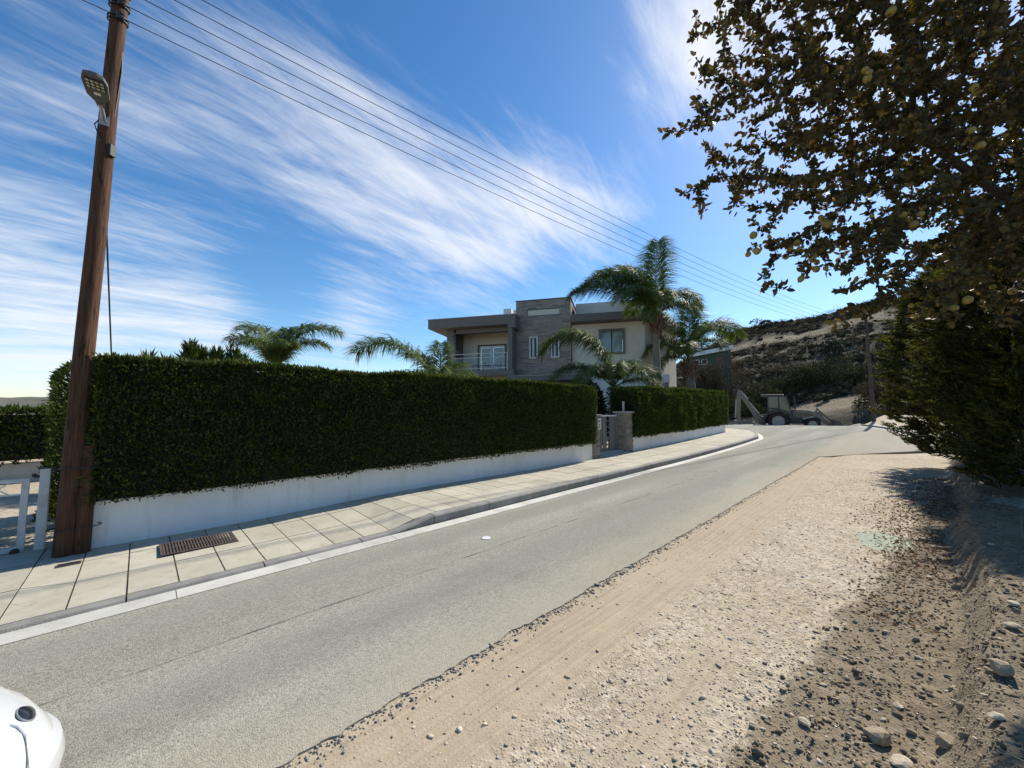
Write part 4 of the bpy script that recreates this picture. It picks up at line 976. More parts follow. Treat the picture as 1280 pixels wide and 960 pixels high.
m.box(xs[0], xs[5], .062, .25, 3.3, 5.24); m.box(xs[0], xs[5], .062, .25, 6.62, 8.14); m.box(xs[0], pn[0], .062, .25, 8.14, 8.52); m.box(pn[1], xs[5], .062, .25, 8.14, 8.52); m.box(xs[0], xs[5], .062, .25, 8.52, 9.15)
m.box(xs[0], xs[1], .062, .25, 5.24, 6.62); m.box(xs[2], xs[3], .062, .25, 5.24, 6.62); m.box(xs[4], xs[5], .062, .25, 5.24, 6.62)
m.build('tower_wall', M_taupe, hs)
Bx('parapet_cap', M_taupe, hs, -.03, 3.78, -.02, 4.05, 9.165, 9.22)
Bx('light_panel', plain('cream_slot', (.62, .58, .47), .8, .04), hs, pn[0] + .01, pn[1] - .01, .10, .22, pn[2] + .01, pn[3] - .01)
for (a, b, c, d) in (w1, w2_):
    m = MB(); m.box(a - .05, a + .03, -.05, .16, c - .05, d + .05); m.box(b - .03, b + .05, -.05, .16, c - .05, d + .05); m.box(a + .03, b - .03, -.05, .16, c - .05, c + .03); m.box(a + .03, b - .03, -.05, .16, d - .03, d + .05)
    wo = m.build('window', M_white, hs)
    Bx('pane', M_dkfr, wo, -(b - a) / 2 + .032, (b - a) / 2 - .032, .06, .075, .082, d - c + .015)
    Bx('curtain', M_curt, wo, -(b - a) / 2 + .12, -(b - a) / 2 + .26, .05, .058, .09, d - c)
# left block with balcony
Bx('roof_slab', M_taupe, hs, -6.1, .22, -1.05, 6.5, 7.40, 8.02); Bx('roof_edging', plain('roof_trim', (.30, .29, .27), .7), hs, -6.14, .26, -1.09, 6.5, 8.02, 8.07)
Bx('roof_return', M_taupe, hs, -.28, .24, -1.08, .055, 7.16, 7.398)
Bx('balcony_pier', M_taupe, hs, -.30, .0, -.98, .055, 4.42, 7.16)
Bx('balcony_pier', M_taupe, hs, -5.05, -4.50, -.2, 1.5, 3.2, 7.398); Bx('pier_trim', M_dkfr, hs, -4.498, -4.36, -.19, .2, 4.42, 7.2)
Bx('balcony_slab', M_taupe, hs, -5.1, .10, -1.0, 1.5, 4.02, 4.40)
Bx('ceiling_beam', M_taupe, hs, -4.3, -.29, -.3, .1, 7.1, 7.399)
m = MB(); bk = 1.5; dr = (-3.34, -1.10, 4.42, 6.56)
m.box(-5.0, dr[0], bk, bk + .25, 3.2, 7.399); m.box(dr[1], .02, bk, bk + .25, 3.2, 7.399); m.box(dr[0], dr[1], bk, bk + .25, dr[3], 7.399); m.box(dr[0], dr[1], bk, bk + .25, 3.2, dr[2]); m.build('balcony_wall', M_cream, hs)
Bx('side_wall', M_cream, hs, -5.0, -4.75, 1.75, 6.2, 0, 7.399)

m = MB(); a, b, c, d = dr
m.box(a, a + .14, bk - .04, bk + .1, c, d); m.box(b - .14, b, bk - .04, bk + .1, c, d); m.box(a + .14, b - .14, bk - .04, bk + .1, d - .12, d); m.box(a + .14, b - .14, bk - .04, bk + .1, c, c + .06); dr_o = m.build('balcony_door', M_dkfr, hs)
xm = (b - a) / 2
for sg in (-1, 1):
    x0, x1 = (-xm + .15, -.005) if sg < 0 else (.005, xm - .15)
    q = MB(); q.box(x0, x0 + .09, -.03, .03, .07, 2.0); q.box(x1 - .09, x1, -.03, .03, .07, 2.0); q.box(x0 + .09, x1 - .09, -.03, .03, 1.91, 2.0); q.box(x0 + .09, x1 - .09, -.03, .03, .07, .16); q.build('door_leaf_frame', M_white, dr_o)
    Bx('pane', M_glass, dr_o, x0 + .092, x1 - .092, .0, .012, .162, 1.908)
    cu = MB(); nn = 26; vs = []
    for i in range(nn + 1):
        x = x0 + .1 + (x1 - x0 - .2) * i / nn; y = .10 + .018 * math.sin(i * 1.9)
        vs += [(x, y, .17), (x, y, 1.9)]
    cu.add(vs, [(2 * i, 2 * i + 2, 2 * i + 3, 2 * i + 1) for i in range(nn)]); cu.build('curtain', M_curt, dr_o)
rl = MB(); rl.box(-4.36, -.31, -.93, -.885, 5.50, 5.54); rl.box(-4.36, -.31, -.92, -.895, 5.24, 5.27); rl.box(-4.36, -.31, -.92, -.895, 4.50, 4.53)
rail = rl.build('balcony_railing', M_galv, hs)
bq = MB()
for i in range(40): x = -4.3 + i * .1 - (-4.36 - .31) / 2; bq.tube([(x, 0, .03), (x, 0, .75)], .009, 5)
q = bq.build('baluster', M_galv, rail); q['kind'] = 'stuff'
for x in (-4.33, -.36): Bx('railing_post', M_white, hs, x - .03, x + .03, -.885, -.83, 4.40, 5.55)
m = MB(); m.tube([(-4.62, -.24, 6.95), (-4.3, -.5, 6.9)], .03, 6); m.lathe([(.0, 0), (.10, .01), (.12, .14), (.06, .2)], 12, 'z', (-4.25, -.5, 6.72)); m.build('wall_light', M_dkfr, hs)
m = MB()
for k in range(3): m.box(-3.1 + k * .75, -2.55 + k * .75, -.1, .3, 4.82, 4.85)
for k in range(3):
    for dx in (0, .5): m.box(-3.1 + k * .75 + dx, -3.06 + k * .75 + dx, -.1, -.06, 4.41, 4.82)
m.build('balcony_table', M_dkfr, hs)
# ledge over the entrance and ground floor
Bx('entrance_ledge', M_taupe, hs, -.25, 4.55, -1.1, .055, 3.62, 3.92); Bx('ledge_trim', M_concrete, hs, -.28, 4.58, -1.13, .05, 3.922, 3.96)
Bx('second_ledge', M_taupe, hs, 3.2, 4.4, -1.0, .1, 3.1, 3.3)
Bx('ground_floor_wall', M_cream, hs, -4.74, 3.7, .26, .5, 0, 3.3); Bx('entrance_door', plain('brown_entrance', (.09, .06, .04), .5), hs, 1.2, 2.3, .2, .258, 0.3, 2.6)
# right wing, its side wall splayed a little
wy = .4; wl_, wr = 3.76, 8.36; wn = (5.62, 7.02, 5.44, 6.87)
m = MB(); m.box(wl_, wn[0], wy, wy + .25, 3.9, 7.40); m.box(wn[1], wr, wy, wy + .25, 3.9, 7.40); m.box(wn[0], wn[1], wy, wy + .25, wn[3], 7.40); m.box(wn[0], wn[1], wy, wy + .25, 3.9, wn[2]); m.build('wing_wall', M_cream, hs)
m = MB(); m.box(wl_, wr - .02, wy + .02, wy + .25, 0, 3.9); m.build('wing_base_wall', M_white, hs)
m = MB(); m.prism([(wr, wy), (wr + 2.6, wy + 6.0), (wr + 2.3, wy + 6.1), (wr - .28, wy + .25)], 0, 7.40); m.build('wing_side_wall', plain('warm_cream_render', (.52, .46, .36), .88, .05), hs)
m = MB(); m.prism([(wl_ + .02, wy - .85), (wr + .55, wy - .85), (wr + 3.4, wy + 6.3), (wl_ + .02, wy + 6.3)], 7.42, 7.90); m.build('wing_roof', M_taupe, hs)
Bx('low_side_wall', M_taupe, hs, wr + .1, wr + 1.3, wy - .3, wy - .05, 0, 3.4); Bx('low_wall_cap', M_white, hs, wr + .05, wr + 1.35, wy - .35, wy, 3.4, 3.9)
a, b, c, d = wn; m = MB()
m.box(a - .12, a + .02, wy - .1, wy + .12, c - .12, d + .12); m.box(b - .02, b + .12, wy - .1, wy + .12, c - .12, d + .12); m.box(a + .02, b - .02, wy - .1, wy + .12, c - .12, c + .02); m.box(a + .02, b - .02, wy - .1, wy + .12, d - .02, d + .12)
wo = m.build('window', M_taupe, hs); hw = (b - a) / 2 - .03
Bx('sash', M_dkfr, wo, -.035, .035, -.01, .05, .15, d - c + .09); Bx('pane', M_glass, wo, -hw, -.037, .01, .022, .15, d - c + .09); Bx('pane', M_glass, wo, .037, hw, .01, .022, .15, d - c + .09)
Bx('curtain', M_curt, wo, -hw, hw, .09, .10, .15, d - c + .09)
# roof rooms
Bx('roof_room', M_cream, hs, -1.1, 3.0, 3.2, 6, 8.02, 9.5); Bx('roof_room', M_cream, hs, 3.9, 8.8, 1.6, 5.5, 7.9, 9.15); Bx('water_tank_box', M_white, hs, -1.5, -.9, 2.0, 2.6, 8.07, 9.3)

# ================================================================== PALMS
M_palm = leaf_mat('palm_leaflets', [(.042, .078, .02), (.074, .122, .034), (.115, .165, .05), (.20, .225, .065)], .5, .35, (1, 1, .35), None, .12)
M_rach = plain('palm_stalk', (.13, .14, .045), .6, .2, 10, .2, 40)
M_ptrunk = plain('palm_trunk', (.20, .165, .125), .9, .25, 7, .6, 18, dirt=(.10, .08, .06), dscale=3); M_boot = plain('palm_boots', (.16, .085, .05), .9, .3, 8, .5, 25)
def palm(label, x, y, z0, ztop, tr, fronds, group=None, nl0=64, boots=True, ll=.80):
    e = thing('palm_tree', label, 'palm', (x, y, z0), 0, group)
    h = ztop - z0; zs = np.linspace(0, h, 9)
    MB().tube([(.03 * math.sin(z), .02 * math.cos(z * 1.3), z) for z in zs], [tr * (1.15 - .35 * z / h + (.25 if z < .3 else 0)) for z in zs], 12).build('trunk', M_ptrunk, e, True)
    if boots:
        m = MB()
        for k in range(26):
            a = k * 2.4; z = h - 1.1 + 1.0 * k / 26; r_ = tr * .95
            m.tube([(math.cos(a) * r_, math.sin(a) * r_, z - .05), (math.cos(a) * r_ * 1.5, math.sin(a) * r_ * 1.5, z + .22), (math.cos(a) * r_ * 1.9, math.sin(a) * r_ * 1.9, z + .42)], [.07, .05, .025], 5)
        m.build('leaf_boots', M_boot, e, False)
    for (az, el, Lf, drp) in fronds:
        az = R(az); el = R(el); n = 22; p = Vector((0, 0, h)); pts = [p.copy()]; a = el
        hd = Vector((math.cos(az), math.sin(az), 0))
        for i in range(n):
            p = p + (hd * math.cos(a) + Vector((0, 0, math.sin(a)))) * (Lf / n); pts.append(p.copy()); a -= R(drp) / n * (.4 + 1.3 * i / n)
        fr_ = MB().tube(pts, [.035 * (1 - .85 * i / n) for i in range(n + 1)], 5).build('frond', M_rach, e, True)
        A = np.array([v[:] for v in pts]); nl = int(nl0 * max(1.0, Lf / 2.6)); u = np.linspace(.16, .995, nl); ip = u * n
        C = np.stack([np.interp(ip, np.arange(n + 1), A[:, k]) for k in range(3)], 1)
        Tn = unit(np.stack([np.gradient(C[:, k]) for k in range(3)], 1)); side = unit(np.cross(Tn, [0, 0, 1.0])); upv = np.cross(side, Tn)
        Q = []
        for sg in (-1, 1):
            for rep in range(3):
                jl = rng.normal(0, .18, (nl, 3)); lift = rng.uniform(-.1, .55, nl)[:, None]
                D = unit(side * sg * 1.0 + Tn * .75 + upv * lift + jl)
                l = ll * Lf / 3.0 * np.sin(np.clip(u * 2.6 + .25, 0, 3.0)) ** .6 * rng.uniform(.8, 1.1, nl) + .08
                D2 = unit(D + np.array([0, 0, -1.0]) * rng.uniform(.55, 1.15, nl)[:, None])
                S = unit(np.cross(D, upv + rng.normal(0, .3, (nl, 3)))); w_ = np.full(nl, .013 + .004 * Lf)[:, None] * .5
                Mi = C + D * (l * .5)[:, None]; T_ = Mi + D2 * (l * .55)[:, None]
                Q.append(np.stack([C - S * w_ * .4, C + S * w_ * .4, Mi + S * w_, Mi - S * w_], 1)); Q.append(np.stack([Mi - S * w_, Mi + S * w_, T_ + S * w_ * .12, T_ - S * w_ * .12], 1))
        V = np.concatenate(Q).reshape(-1, 3)
        np_obj('leaflets', V, M_palm, fr_, world=False) if False else np_obj('leaflets', V + np.array([x, y, z0]), M_palm, fr_)
    return e
palm('tall palm with drooping feathery fronds in front of the house corner', 7.6, 20, .3, 6.7, .19,
     [(60, 86, 4.9, 35), (172, 70, 5.0, 125), (186, 42, 5.0, 80), (150, 76, 4.4, 90), (10, 66, 3.4, 150), (120, 80, 4.4, 70), (-20, 35, 2.4, 110), (215, 50, 3.6, 120), (260, 45, 3.0, 120), (330, 60, 2.6, 130), (100, 55, 3.4, 110), (60, 75, 2.6, 80), (300, 30, 2.6, 110), (200, 72, 3.2, 100), (240, 15, 2.4, 90)])
palm('palm with a thick shaggy trunk beyond the end of the house', 11.15, 24, .4, 4.7, .30,
     [(20, 74, 5.6, 130), (60, 84, 5.2, 60), (160, 80, 4.6, 60), (130, 70, 3.8, 110), (180, 55, 3.6, 130), (200, 25, 2.8, 100), (290, 60, 3.2, 130), (240, 50, 3.2, 120), (90, 60, 3.4, 120)])
palm('low palm with arching yellow green fronds before the house wing', 3.95, 15, .2, 2.55, .17,
     [(172, 82, 4.2, 150), (185, 46, 3.0, 120), (160, 82, 3.4, 90), (15, 55, 2.4, 120), (35, 68, 2.4, 120), (-10, 30, 2.0, 90), (260, 60, 2.2, 130), (300, 50, 2.2, 120), (220, 50, 2.4, 130), (100, 65, 2.2, 120)], None, 60, False)
palm('palm with a long arching frond at the balcony end', -2.25, 12, .1, 2.2, .15,
     [(172, 64, 3.6, 105), (185, 30, 2.4, 90), (100, 80, 2.2, 60), (60, 72, 1.7, 90), (20, 62, 1.5, 110), (150, 70, 2.2, 80), (280, 60, 1.6, 110), (340, 55, 1.4, 110), (235, 50, 1.8, 110)], None, 60, False)
palm('palm with two tufted fronds rising over the long hedge', -6.3, 10.2, .1, 2.65, .14,
     [(35, 78, 2.3, 105), (160, 84, 2.1, 110), (185, 76, 1.7, 110), (20, 72, 1.7, 110), (100, 82, 1.6, 60), (260, 70, 1.4, 110), (320, 72, 1.4, 110), (60, 84, 1.8, 70)], None, 58, False)
e = thing('garden_bush', 'green bush between the palms beyond the house end', 'bush', (12.2, 27, .5)); n = 1800
p, d = bush_points(12.4, 27, .5, 1.6, 3.0, n); np_obj('foliage', leafquads(p, d, rng.normal(size=(n, 3)), rng.uniform(.12, .3, n), rng.uniform(.06, .14, n)), M_shoot, e); MB().tube([(0, 0, -.3), (0, 0, 1.6)], [.1, .05], 6).build('stem', M_rust, e)

# ================================================================== CONIFERS ON THE BANK
M_con = leaf_mat('dark_cypress_sprays', [(.018, .024, .009), (.040, .048, .016), (.075, .078, .024), (.17, .15, .045)], .65, .35, (1, 1, .4), big=1.2)  # brownish tips; the lightest tone also paints sunlit specks
def spray_template(n=13):
    P, D, L_ = [], [], []
    for i in range(n):
        u_ = .12 + .88 * i / (n - 1)
        for sg in (-1, 1):
            l = .30 * (1.05 - u_) ** .8 + .05; P.append((u_, 0, 0)); D.append((.80, sg * .62, .10)); L_.append(l)
            P.append((u_ + .3 * l, sg * .25 * l, 0)); D.append((.95, sg * .20, .12)); L_.append(l * .8)
    P.append((.85, 0, 0)); D.append((1, 0, 0)); L_.append(.2)
    return np.array(P), np.array(D), np.array(L_)
TP, TD, TL = spray_template()
def sprays(O, Dr, size, rg=rng):
    n = len(O); X = unit(Dr); side = unit(np.cross(X, rg.normal(size=(n, 3)))); Zv = np.cross(X, side); B = np.stack([X, side, Zv], 1)
    TPj = TP[None] + rg.normal(0, .015, (n, len(TP), 3)); droop = -.18 * TP[None, :, 0:1] ** 2
    P = O[:, None] + np.einsum('nkj,nji->nki', TPj, B) * size[:, None, None] + droop * np.array([0, 0, 1.0]) * size[:, None, None] * rg.uniform(-.5, 1.2, (n, 1, 1))
    D = np.einsum('nkj,nji->nki', np.broadcast_to(TD, (n,) + TD.shape) + rg.normal(0, .18, (n,) + TD.shape), B)
    Lq = TL[None] * size[:, None] * rg.uniform(.7, 1.3, (n, len(TL)))
    S = np.cross(D, np.broadcast_to(Zv[:, None], D.shape) + rg.normal(0, .5, D.shape))
    return leafquads(P.reshape(-1, 3), D.reshape(-1, 3), S.reshape(-1, 3), Lq.ravel(), Lq.ravel() * .30)
def conifer(label, s, t, r0, h, n, size, group=None, lean=(0, 0)):
    x, y = w2(s, t); z = float(ground_h(np.array([s]), np.array([t]))[0])
    e = thing('cypress_shrub', label, 'shrub', (x, y, z), 0, group)
    m = MB()
    for k in range(5):
        a = k * 1.26; m.tube([(0, 0, -.2), (math.cos(a) * r0 * .25, math.sin(a) * r0 * .25, h * .3), (math.cos(a) * r0 * .3, math.sin(a) * r0 * .3, h * .85)], [.09, .06, .015], 6)
    m.build('trunk', M_rust, e)
    a = rng.uniform(0, 6.283, n); u_ = rng.random(n) ** .85; prof = np.interp(u_, [0, .12, .35, .6, .85, 1], [.72, .95, 1.0, .97, .72, .15])
    lump = 1 + .42 * fbm(a * 1.9 + s, u_ * 4.2 + t, 3) * 2
    rr = r0 * prof * lump * rng.uniform(.62, .98, n)
    O = np.stack([x + np.cos(a) * rr + lean[0] * u_, y + np.sin(a) * rr + lean[1] * u_, z + .02 + h * u_ * .93], 1)
    Dr = np.stack([np.cos(a) * 1.0, np.sin(a) * 1.0, rng.uniform(.15, 1.1, n)], 1) + rng.normal(0, .25, (n, 3))
    np_obj('foliage', sprays(O, Dr, rng.uniform(.7, 1.35, n) * size), M_con, e)
    # solid dark core added inside the sprays
    m = MB(); zs = np.linspace(.1, .92, 8)
    m.lathe([(r0 * .40 * float(np.interp(q, [0, .12, .35, .6, .85, 1], [.72, .95, 1, .97, .72, .15])), h * q) for q in zs], 12); o = m.build('dark_core', M_hcore, e, True); o.location = (lean[0] * .4, lean[1] * .4, o.location.z)
    return e
conifer('dense dark cypress shrub on the soil bank beside the green cement patch', 9.35, -1.65, 1.42, 4.3, 3600, .30)
conifer('cypress shrub overhanging the gravel verge with its lowest sprays', 14.1, -1.35, 1.55, 5.2, 3600, .34, None, (-.1, .1))
conifer('cypress shrub furthest along the bank towards the junction', 17.4, -2.6, 1.6, 5.2, 1500, .42)
conifer('taller cypress shrub behind the others under the fruit tree', 11.8, -4.2, 1.9, 5.6, 1800, .42)

# ================================================================== FRUIT TREE OVERHEAD
M_tleaf = leaf_mat('bronzed_oval_leaves', [(.045, .042, .020), (.085, .075, .032), (.125, .10, .042), (.17, .115, .05)], .5, .28, (1.0, .85, .35))
M_bark = plain('grey_brown_bark', (.055, .042, .032), .92, .3, 12, .7, 40)
M_fruit = plain('yellow_fruit', (.31, .225, .04), .5, .25, 30, .1, 60, dirt=(.25, .13, .03), dscale=25)
def pw_(px, py, Y):
    d = pix_dir(px, py); return np.array(d * (Y / d.y)) + np.array([0, 0, EYE])
tr0 = np.array([6.15, 3.3, 0.0]); ts, tt_ = tr0[0] * DX + tr0[1] * DY, -tr0[0] * DY + tr0[1] * DX
tr0[2] = float(ground_h(np.array([ts]), np.array([tt_]))[0])
rg2 = np.random.default_rng(21)
def inell(n, c, r):
    d = unit(rg2.normal(size=(n, 3))) * (rg2.random((n, 1)) ** .42); return d * np.array(r) + np.array(c)
att = np.concatenate([inell(2300, (3.35, 3.35, 4.75), (1.75, .8, 2.05)), inell(2000, (5.0, 3.95, 4.9), (2.1, 1.0, 2.2)), inell(600, (6.1, 4.2, 5.4), (1.6, 1.5, 1.9)), inell(600, (5.2, 3.8, 3.25), (1.6, .6, .75)), inell(520, (3.6, 3.1, 3.05), (1.2, .4, .85)),
    *[np.linspace(pw_(*a), pw_(*b), 10) + rg2.normal(0, .05, (10, 3)) for a, b in [((900, 170, 3.4), (812, 156, 3.35)), ((900, 240, 3.4), (852, 232, 3.35)), ((960, 90, 3.4), (898, 62, 3.3)), ((985, 50, 3.5), (925, 8, 3.4)), ((960, 330, 3.3), (938, 345, 3.3)), ((1000, 350, 3.3), (945, 375, 3.25)), ((900, 200, 3.4), (848, 160, 3.3)), ((1080, 380, 3.4), (1040, 412, 3.3)), ((1120, 380, 3.5), (1085, 425, 3.4)), ((920, 250, 3.4), (872, 275, 3.3)), ((980, 300, 3.3), (930, 318, 3.3))]]])
kk = att[:, 2] / (math.tan(SUN_EL) / .7071); gx_, gy_ = att[:, 0] - kk, att[:, 1] - kk
att = att[~((gy_ > 1.5) & (gx_ / np.maximum(gy_, .1) < 1.45))]      # the crown keeps its shade behind the verge in view
nodes = [tr0 + np.array([0, 0, -.2]), tr0 + np.array([-.05, .02, .7]), tr0 + np.array([-.15, .06, 1.4]), tr0 + np.array([-.3, .12, 2.0])]; par = [-1, 0, 1, 2]
for i in range(1, 7): nodes.append(nodes[3] + np.array([-.33, .02, .30]) * i * .9); par.append(3 if i == 1 else len(nodes) - 2)
b0 = len(nodes)
for i in range(1, 6): nodes.append(nodes[3] + np.array([.02, .18, .42]) * i); par.append(3 if i == 1 else len(nodes) - 2)
STEP, INF, KILL = .15, 1.5, .20
A_ = att.copy(); near = np.full(len(A_), -1); nd = np.full(len(A_), 1e9)
def upd(k0):
    for k in range(k0, len(nodes)):
        d_ = np.linalg.norm(A_ - nodes[k], axis=1); b = d_ < nd; nd[b] = d_[b]; near[b] = k
upd(0)
for it in range(90):
    act = nd < INF
    if not act.any(): break
    k0 = len(nodes)
    for k in np.unique(near[act]):
        sel = act & (near == k); v = unit(A_[sel] - nodes[k]).mean(0) + rg2.normal(0, .12, 3) + np.array([0, 0, -.03]); v = v / (np.linalg.norm(v) + 1e-9)
        nodes.append(nodes[k] + v * STEP); par.append(int(k))
    if len(nodes) > 7000: break
    upd(k0)
    keep = nd > KILL; A_ = A_[keep]; near = near[keep]; nd = nd[keep]
NP = np.array(nodes); par = np.array(par); rad = np.zeros(len(NP)); ch = np.zeros(len(NP), int)
for k in range(len(NP) - 1, 0, -1):
    rad[k] = max(rad[k], .0032 ** 2.3) if rad[k] == 0 else rad[k]; rad[par[k]] += rad[k]; ch[par[k]] += 1
rad = np.minimum(np.maximum(rad, 1e-9) ** (1 / 2.3), .16)
tree = thing('fruit_tree', 'spreading tree with bronze green leaves and yellow fruit overhanging the verge', 'tree', tuple(tr0))
k = np.arange(1, len(NP)); a, b = NP[par[k]], NP[k]; ra, rb = rad[par[k]], rad[k]; ra = np.minimum(ra, rb * 1.7 + .004)
d = unit(b - a); ref = np.where(np.abs(d[:, 2:3]) < .9, np.array([[0, 0, 1.0]]), np.array([[1.0, 0, 0]])); x_ = unit(np.cross(ref, d)); y_ = np.cross(d, x_)
ns_ = 6; an = np.arange(ns_) * 2 * math.pi / ns_
ringa = a[:, None] + (x_[:, None] * np.cos(an)[None, :, None] + y_[:, None] * np.sin(an)[None, :, None]) * ra[:, None, None] - d[:, None] * .006
ringb = b[:, None] + (x_[:, None] * np.cos(an)[None, :, None] + y_[:, None] * np.sin(an)[None, :, None]) * rb[:, None, None] + d[:, None] * .006
V = np.concatenate([ringa, ringb], 1).reshape(-1, 3); base = (np.arange(len(k)) * 2 * ns_)[:, None, None]
j = np.arange(ns_); fq = np.stack([j, (j + 1) % ns_, (j + 1) % ns_ + ns_, j + ns_], -1)[None]
big = rb > .035
tri_obj('trunk', V, (fq + base)[big].reshape(-1, 4), M_bark, tree); tri_obj('branches', V, (fq + base)[~big].reshape(-1, 4), M_bark, tree)
thin = np.where((rad < .012) & (np.arange(len(NP)) > 14))[0]
reps = 24; src = np.repeat(thin, reps); n = len(src); pd = unit(NP[src] - NP[par[src]])
P = NP[src] + rg2.normal(0, .016, (n, 3)) + pd * rg2.uniform(-.16, .03, (n, 1))
D = unit(pd * .35 + rg2.normal(size=(n, 3)) * .9 + np.array([0, 0, .05])); l = rg2.uniform(.04, .078, n)
fold = leafovals(P, D, rg2.normal(size=(n, 3)), l, l * rg2.uniform(.45, .65, n))
np_obj('leaves', fold, M_tleaf, tree, 6)
print('tree nodes', len(NP), 'leaves', n)
fr_me = MB().lathe([(.004, .030), (.014, .031), (.026, .022), (.032, .004), (.031, -.010), (.022, -.026), (.010, -.030), (.006, -.026)], 14).mesh('fruit'); fr_me.materials.append(M_fruit)
for p_ in fr_me.polygons: p_.use_smooth = True
cx_me = MB().lathe([(.012, 0), (.009, -.005), (.003, -.003)], 8).mesh('calyx'); cx_me.materials.append(M_rust)
cand = thin[(NP[thin, 1] < np.quantile(NP[thin, 1], .45)) & (NP[thin, 2] < 6.2)]; clus = rg2.choice(cand, 56, replace=False); nf = 0
for c_ in clus:
    q = NP[c_]
    ppx = 640 + 481 * q[0] / q[1]
    if ppx < 940 or ppx > 1330: continue
    for r_ in range(rg2.integers(1, 5)):
        o = bpy.data.objects.new('fruit', fr_me); COL.objects.link(o); o.parent = tree
        o.location = q - tr0 + rg2.normal(0, .05, 3) + np.array([-.03, -.09, -.05]); o.rotation_euler = (rg2.uniform(-.9, .9), rg2.uniform(-.9, .9), 0); sc = rg2.uniform(.65, 1.0); o.scale = (sc, sc, sc); nf += 1
        c2 = bpy.data.objects.new('calyx', cx_me); COL.objects.link(c2); c2.parent = o; c2.location = (0, 0, -.0275)
# a leafier neighbour closes the crown on the right, beyond the frame's edge

# ================================================================== BACKHOE LOADER
bh = thing('backhoe_loader', 'dark green and grey backhoe loader parked on the bare lot', 'digger', (22.35, 32.4, .10), -R(35.5))
M_bg = plain('dark_green_paint', (.022, .034, .031), .45, .15, 4, .05, 40, dirt=(.06, .055, .045), dscale=2.5); M_arm = plain('dusty_grey_arm', (.21, .185, .145), .7, .12, 5, .15, 40, dirt=(.17, .14, .11), dscale=4)
M_tyre = plain('dusty_tyre', (.022, .021, .020), .9, .2, 10, .4, 40, dirt=(.06, .052, .045), dscale=5); M_rim = plain('cream_rim', (.44, .40, .33), .6, .1, 8, .1, 40, dirt=(.2, .16, .12), dscale=6)
M_cabglass = NT('cab_glass'); M_cabglass = M_cabglass.done((.05, .085, .085), .06); M_bucket = plain('worn_bucket_steel', (.09, .085, .08), .6, .25, 6, .2, 30, metal=.3)
def wheel(x, y, r_, w_):
    sg = -1 if y < 0 else 1
    o = MB().lathe([(r_ * .60, -w_ / 2), (r_ * .9, -w_ / 2), (r_, -w_ * .36), (r_, w_ * .36), (r_ * .9, w_ / 2), (r_ * .60, w_ / 2)], 28, 'y', (x, y, r_), False).build('wheel', M_tyre, bh, True)
    m = MB(); nl = int(r_ * 26)
    for k in range(nl):
        a = 2 * math.pi * k / nl
        for sd_ in (-1, 1):
            aa = a + (math.pi / nl if sd_ > 0 else 0); M_ = Matrix.Rotation(-aa, 3, 'Y') @ Matrix.Rotation(.5 * sd_, 3, 'X')
            m.obox(Vector((math.cos(aa) * r_, sd_ * w_ * .22, r_ + math.sin(aa) * r_)), (.05, w_ * .48, .045), Matrix.Rotation(-aa, 3, 'Y') @ Matrix.Rotation(.5 * sd_, 3, 'X'))
    m.v = [v - Vector((0, 0, 0)) for v in m.v]
    t_ = m.build('tread', M_tyre, o); 
    MB().lathe([(r_ * .60, -w_ * .40), (r_ * .52, -w_ * .42), (r_ * .46, -w_ * .2), (r_ * .2, -w_ * .2), (r_ * .2, -w_ * .36), (r_ * .05, -w_ * .36), (r_ * .05, w_ * .36), (r_ * .2, w_ * .36), (r_ * .2, w_ * .2), (r_ * .46, w_ * .2), (r_ * .52, w_ * .42), (r_ * .60, w_ * .40)], 24, 'y', (0, 0, r_)).build('rim', M_rim, o, True)
    MB().lathe([(.10 * r_ + .05, -w_ * .38), (.10 * r_ + .05, w_ * .38)], 12, 'y', (0, 0, r_)).build('hub', M_tyre, o)
for sg in (-1, 1): wheel(0, .86 * sg, .74, .46); wheel(2.22, .80 * sg, .50, .34)
Bx('chassis', M_bg, bh, -.9, 2.75, -.40, .40, .55, 1.02, .03); Bx('side_tank', M_bg, bh, .78, 1.55, -.75, -.42, .55, 1.02, .03); Bx('side_tank', M_bg, bh, .78, 1.55, .42, .75, .55, 1.02, .03)
MB().prism_y([(.56, 1.0), (2.85, 1.0), (2.9, 1.38), (2.7, 1.52), (.58, 1.78)], -.45, .45).build('bonnet', M_arm, bh, False, False, .03)
for k in range(4): Bx('grille_slat', M_bucket, bh, 2.87, 2.905, -.35, .35, 1.03 + k * .08, 1.07 + k * .08)
for sg in (-1, 1):
    out = [(math.cos(a) * 1.02, .76 + math.sin(a) * .98) for a in np.linspace(R(172), R(8), 16)]; inn = [(math.cos(a) * .86, .76 + math.sin(a) * .82) for a in np.linspace(R(8), R(172), 16)]
    MB().prism_y(out + inn, .60 * sg, 1.08 * sg).build('fender', M_bg, bh, False)
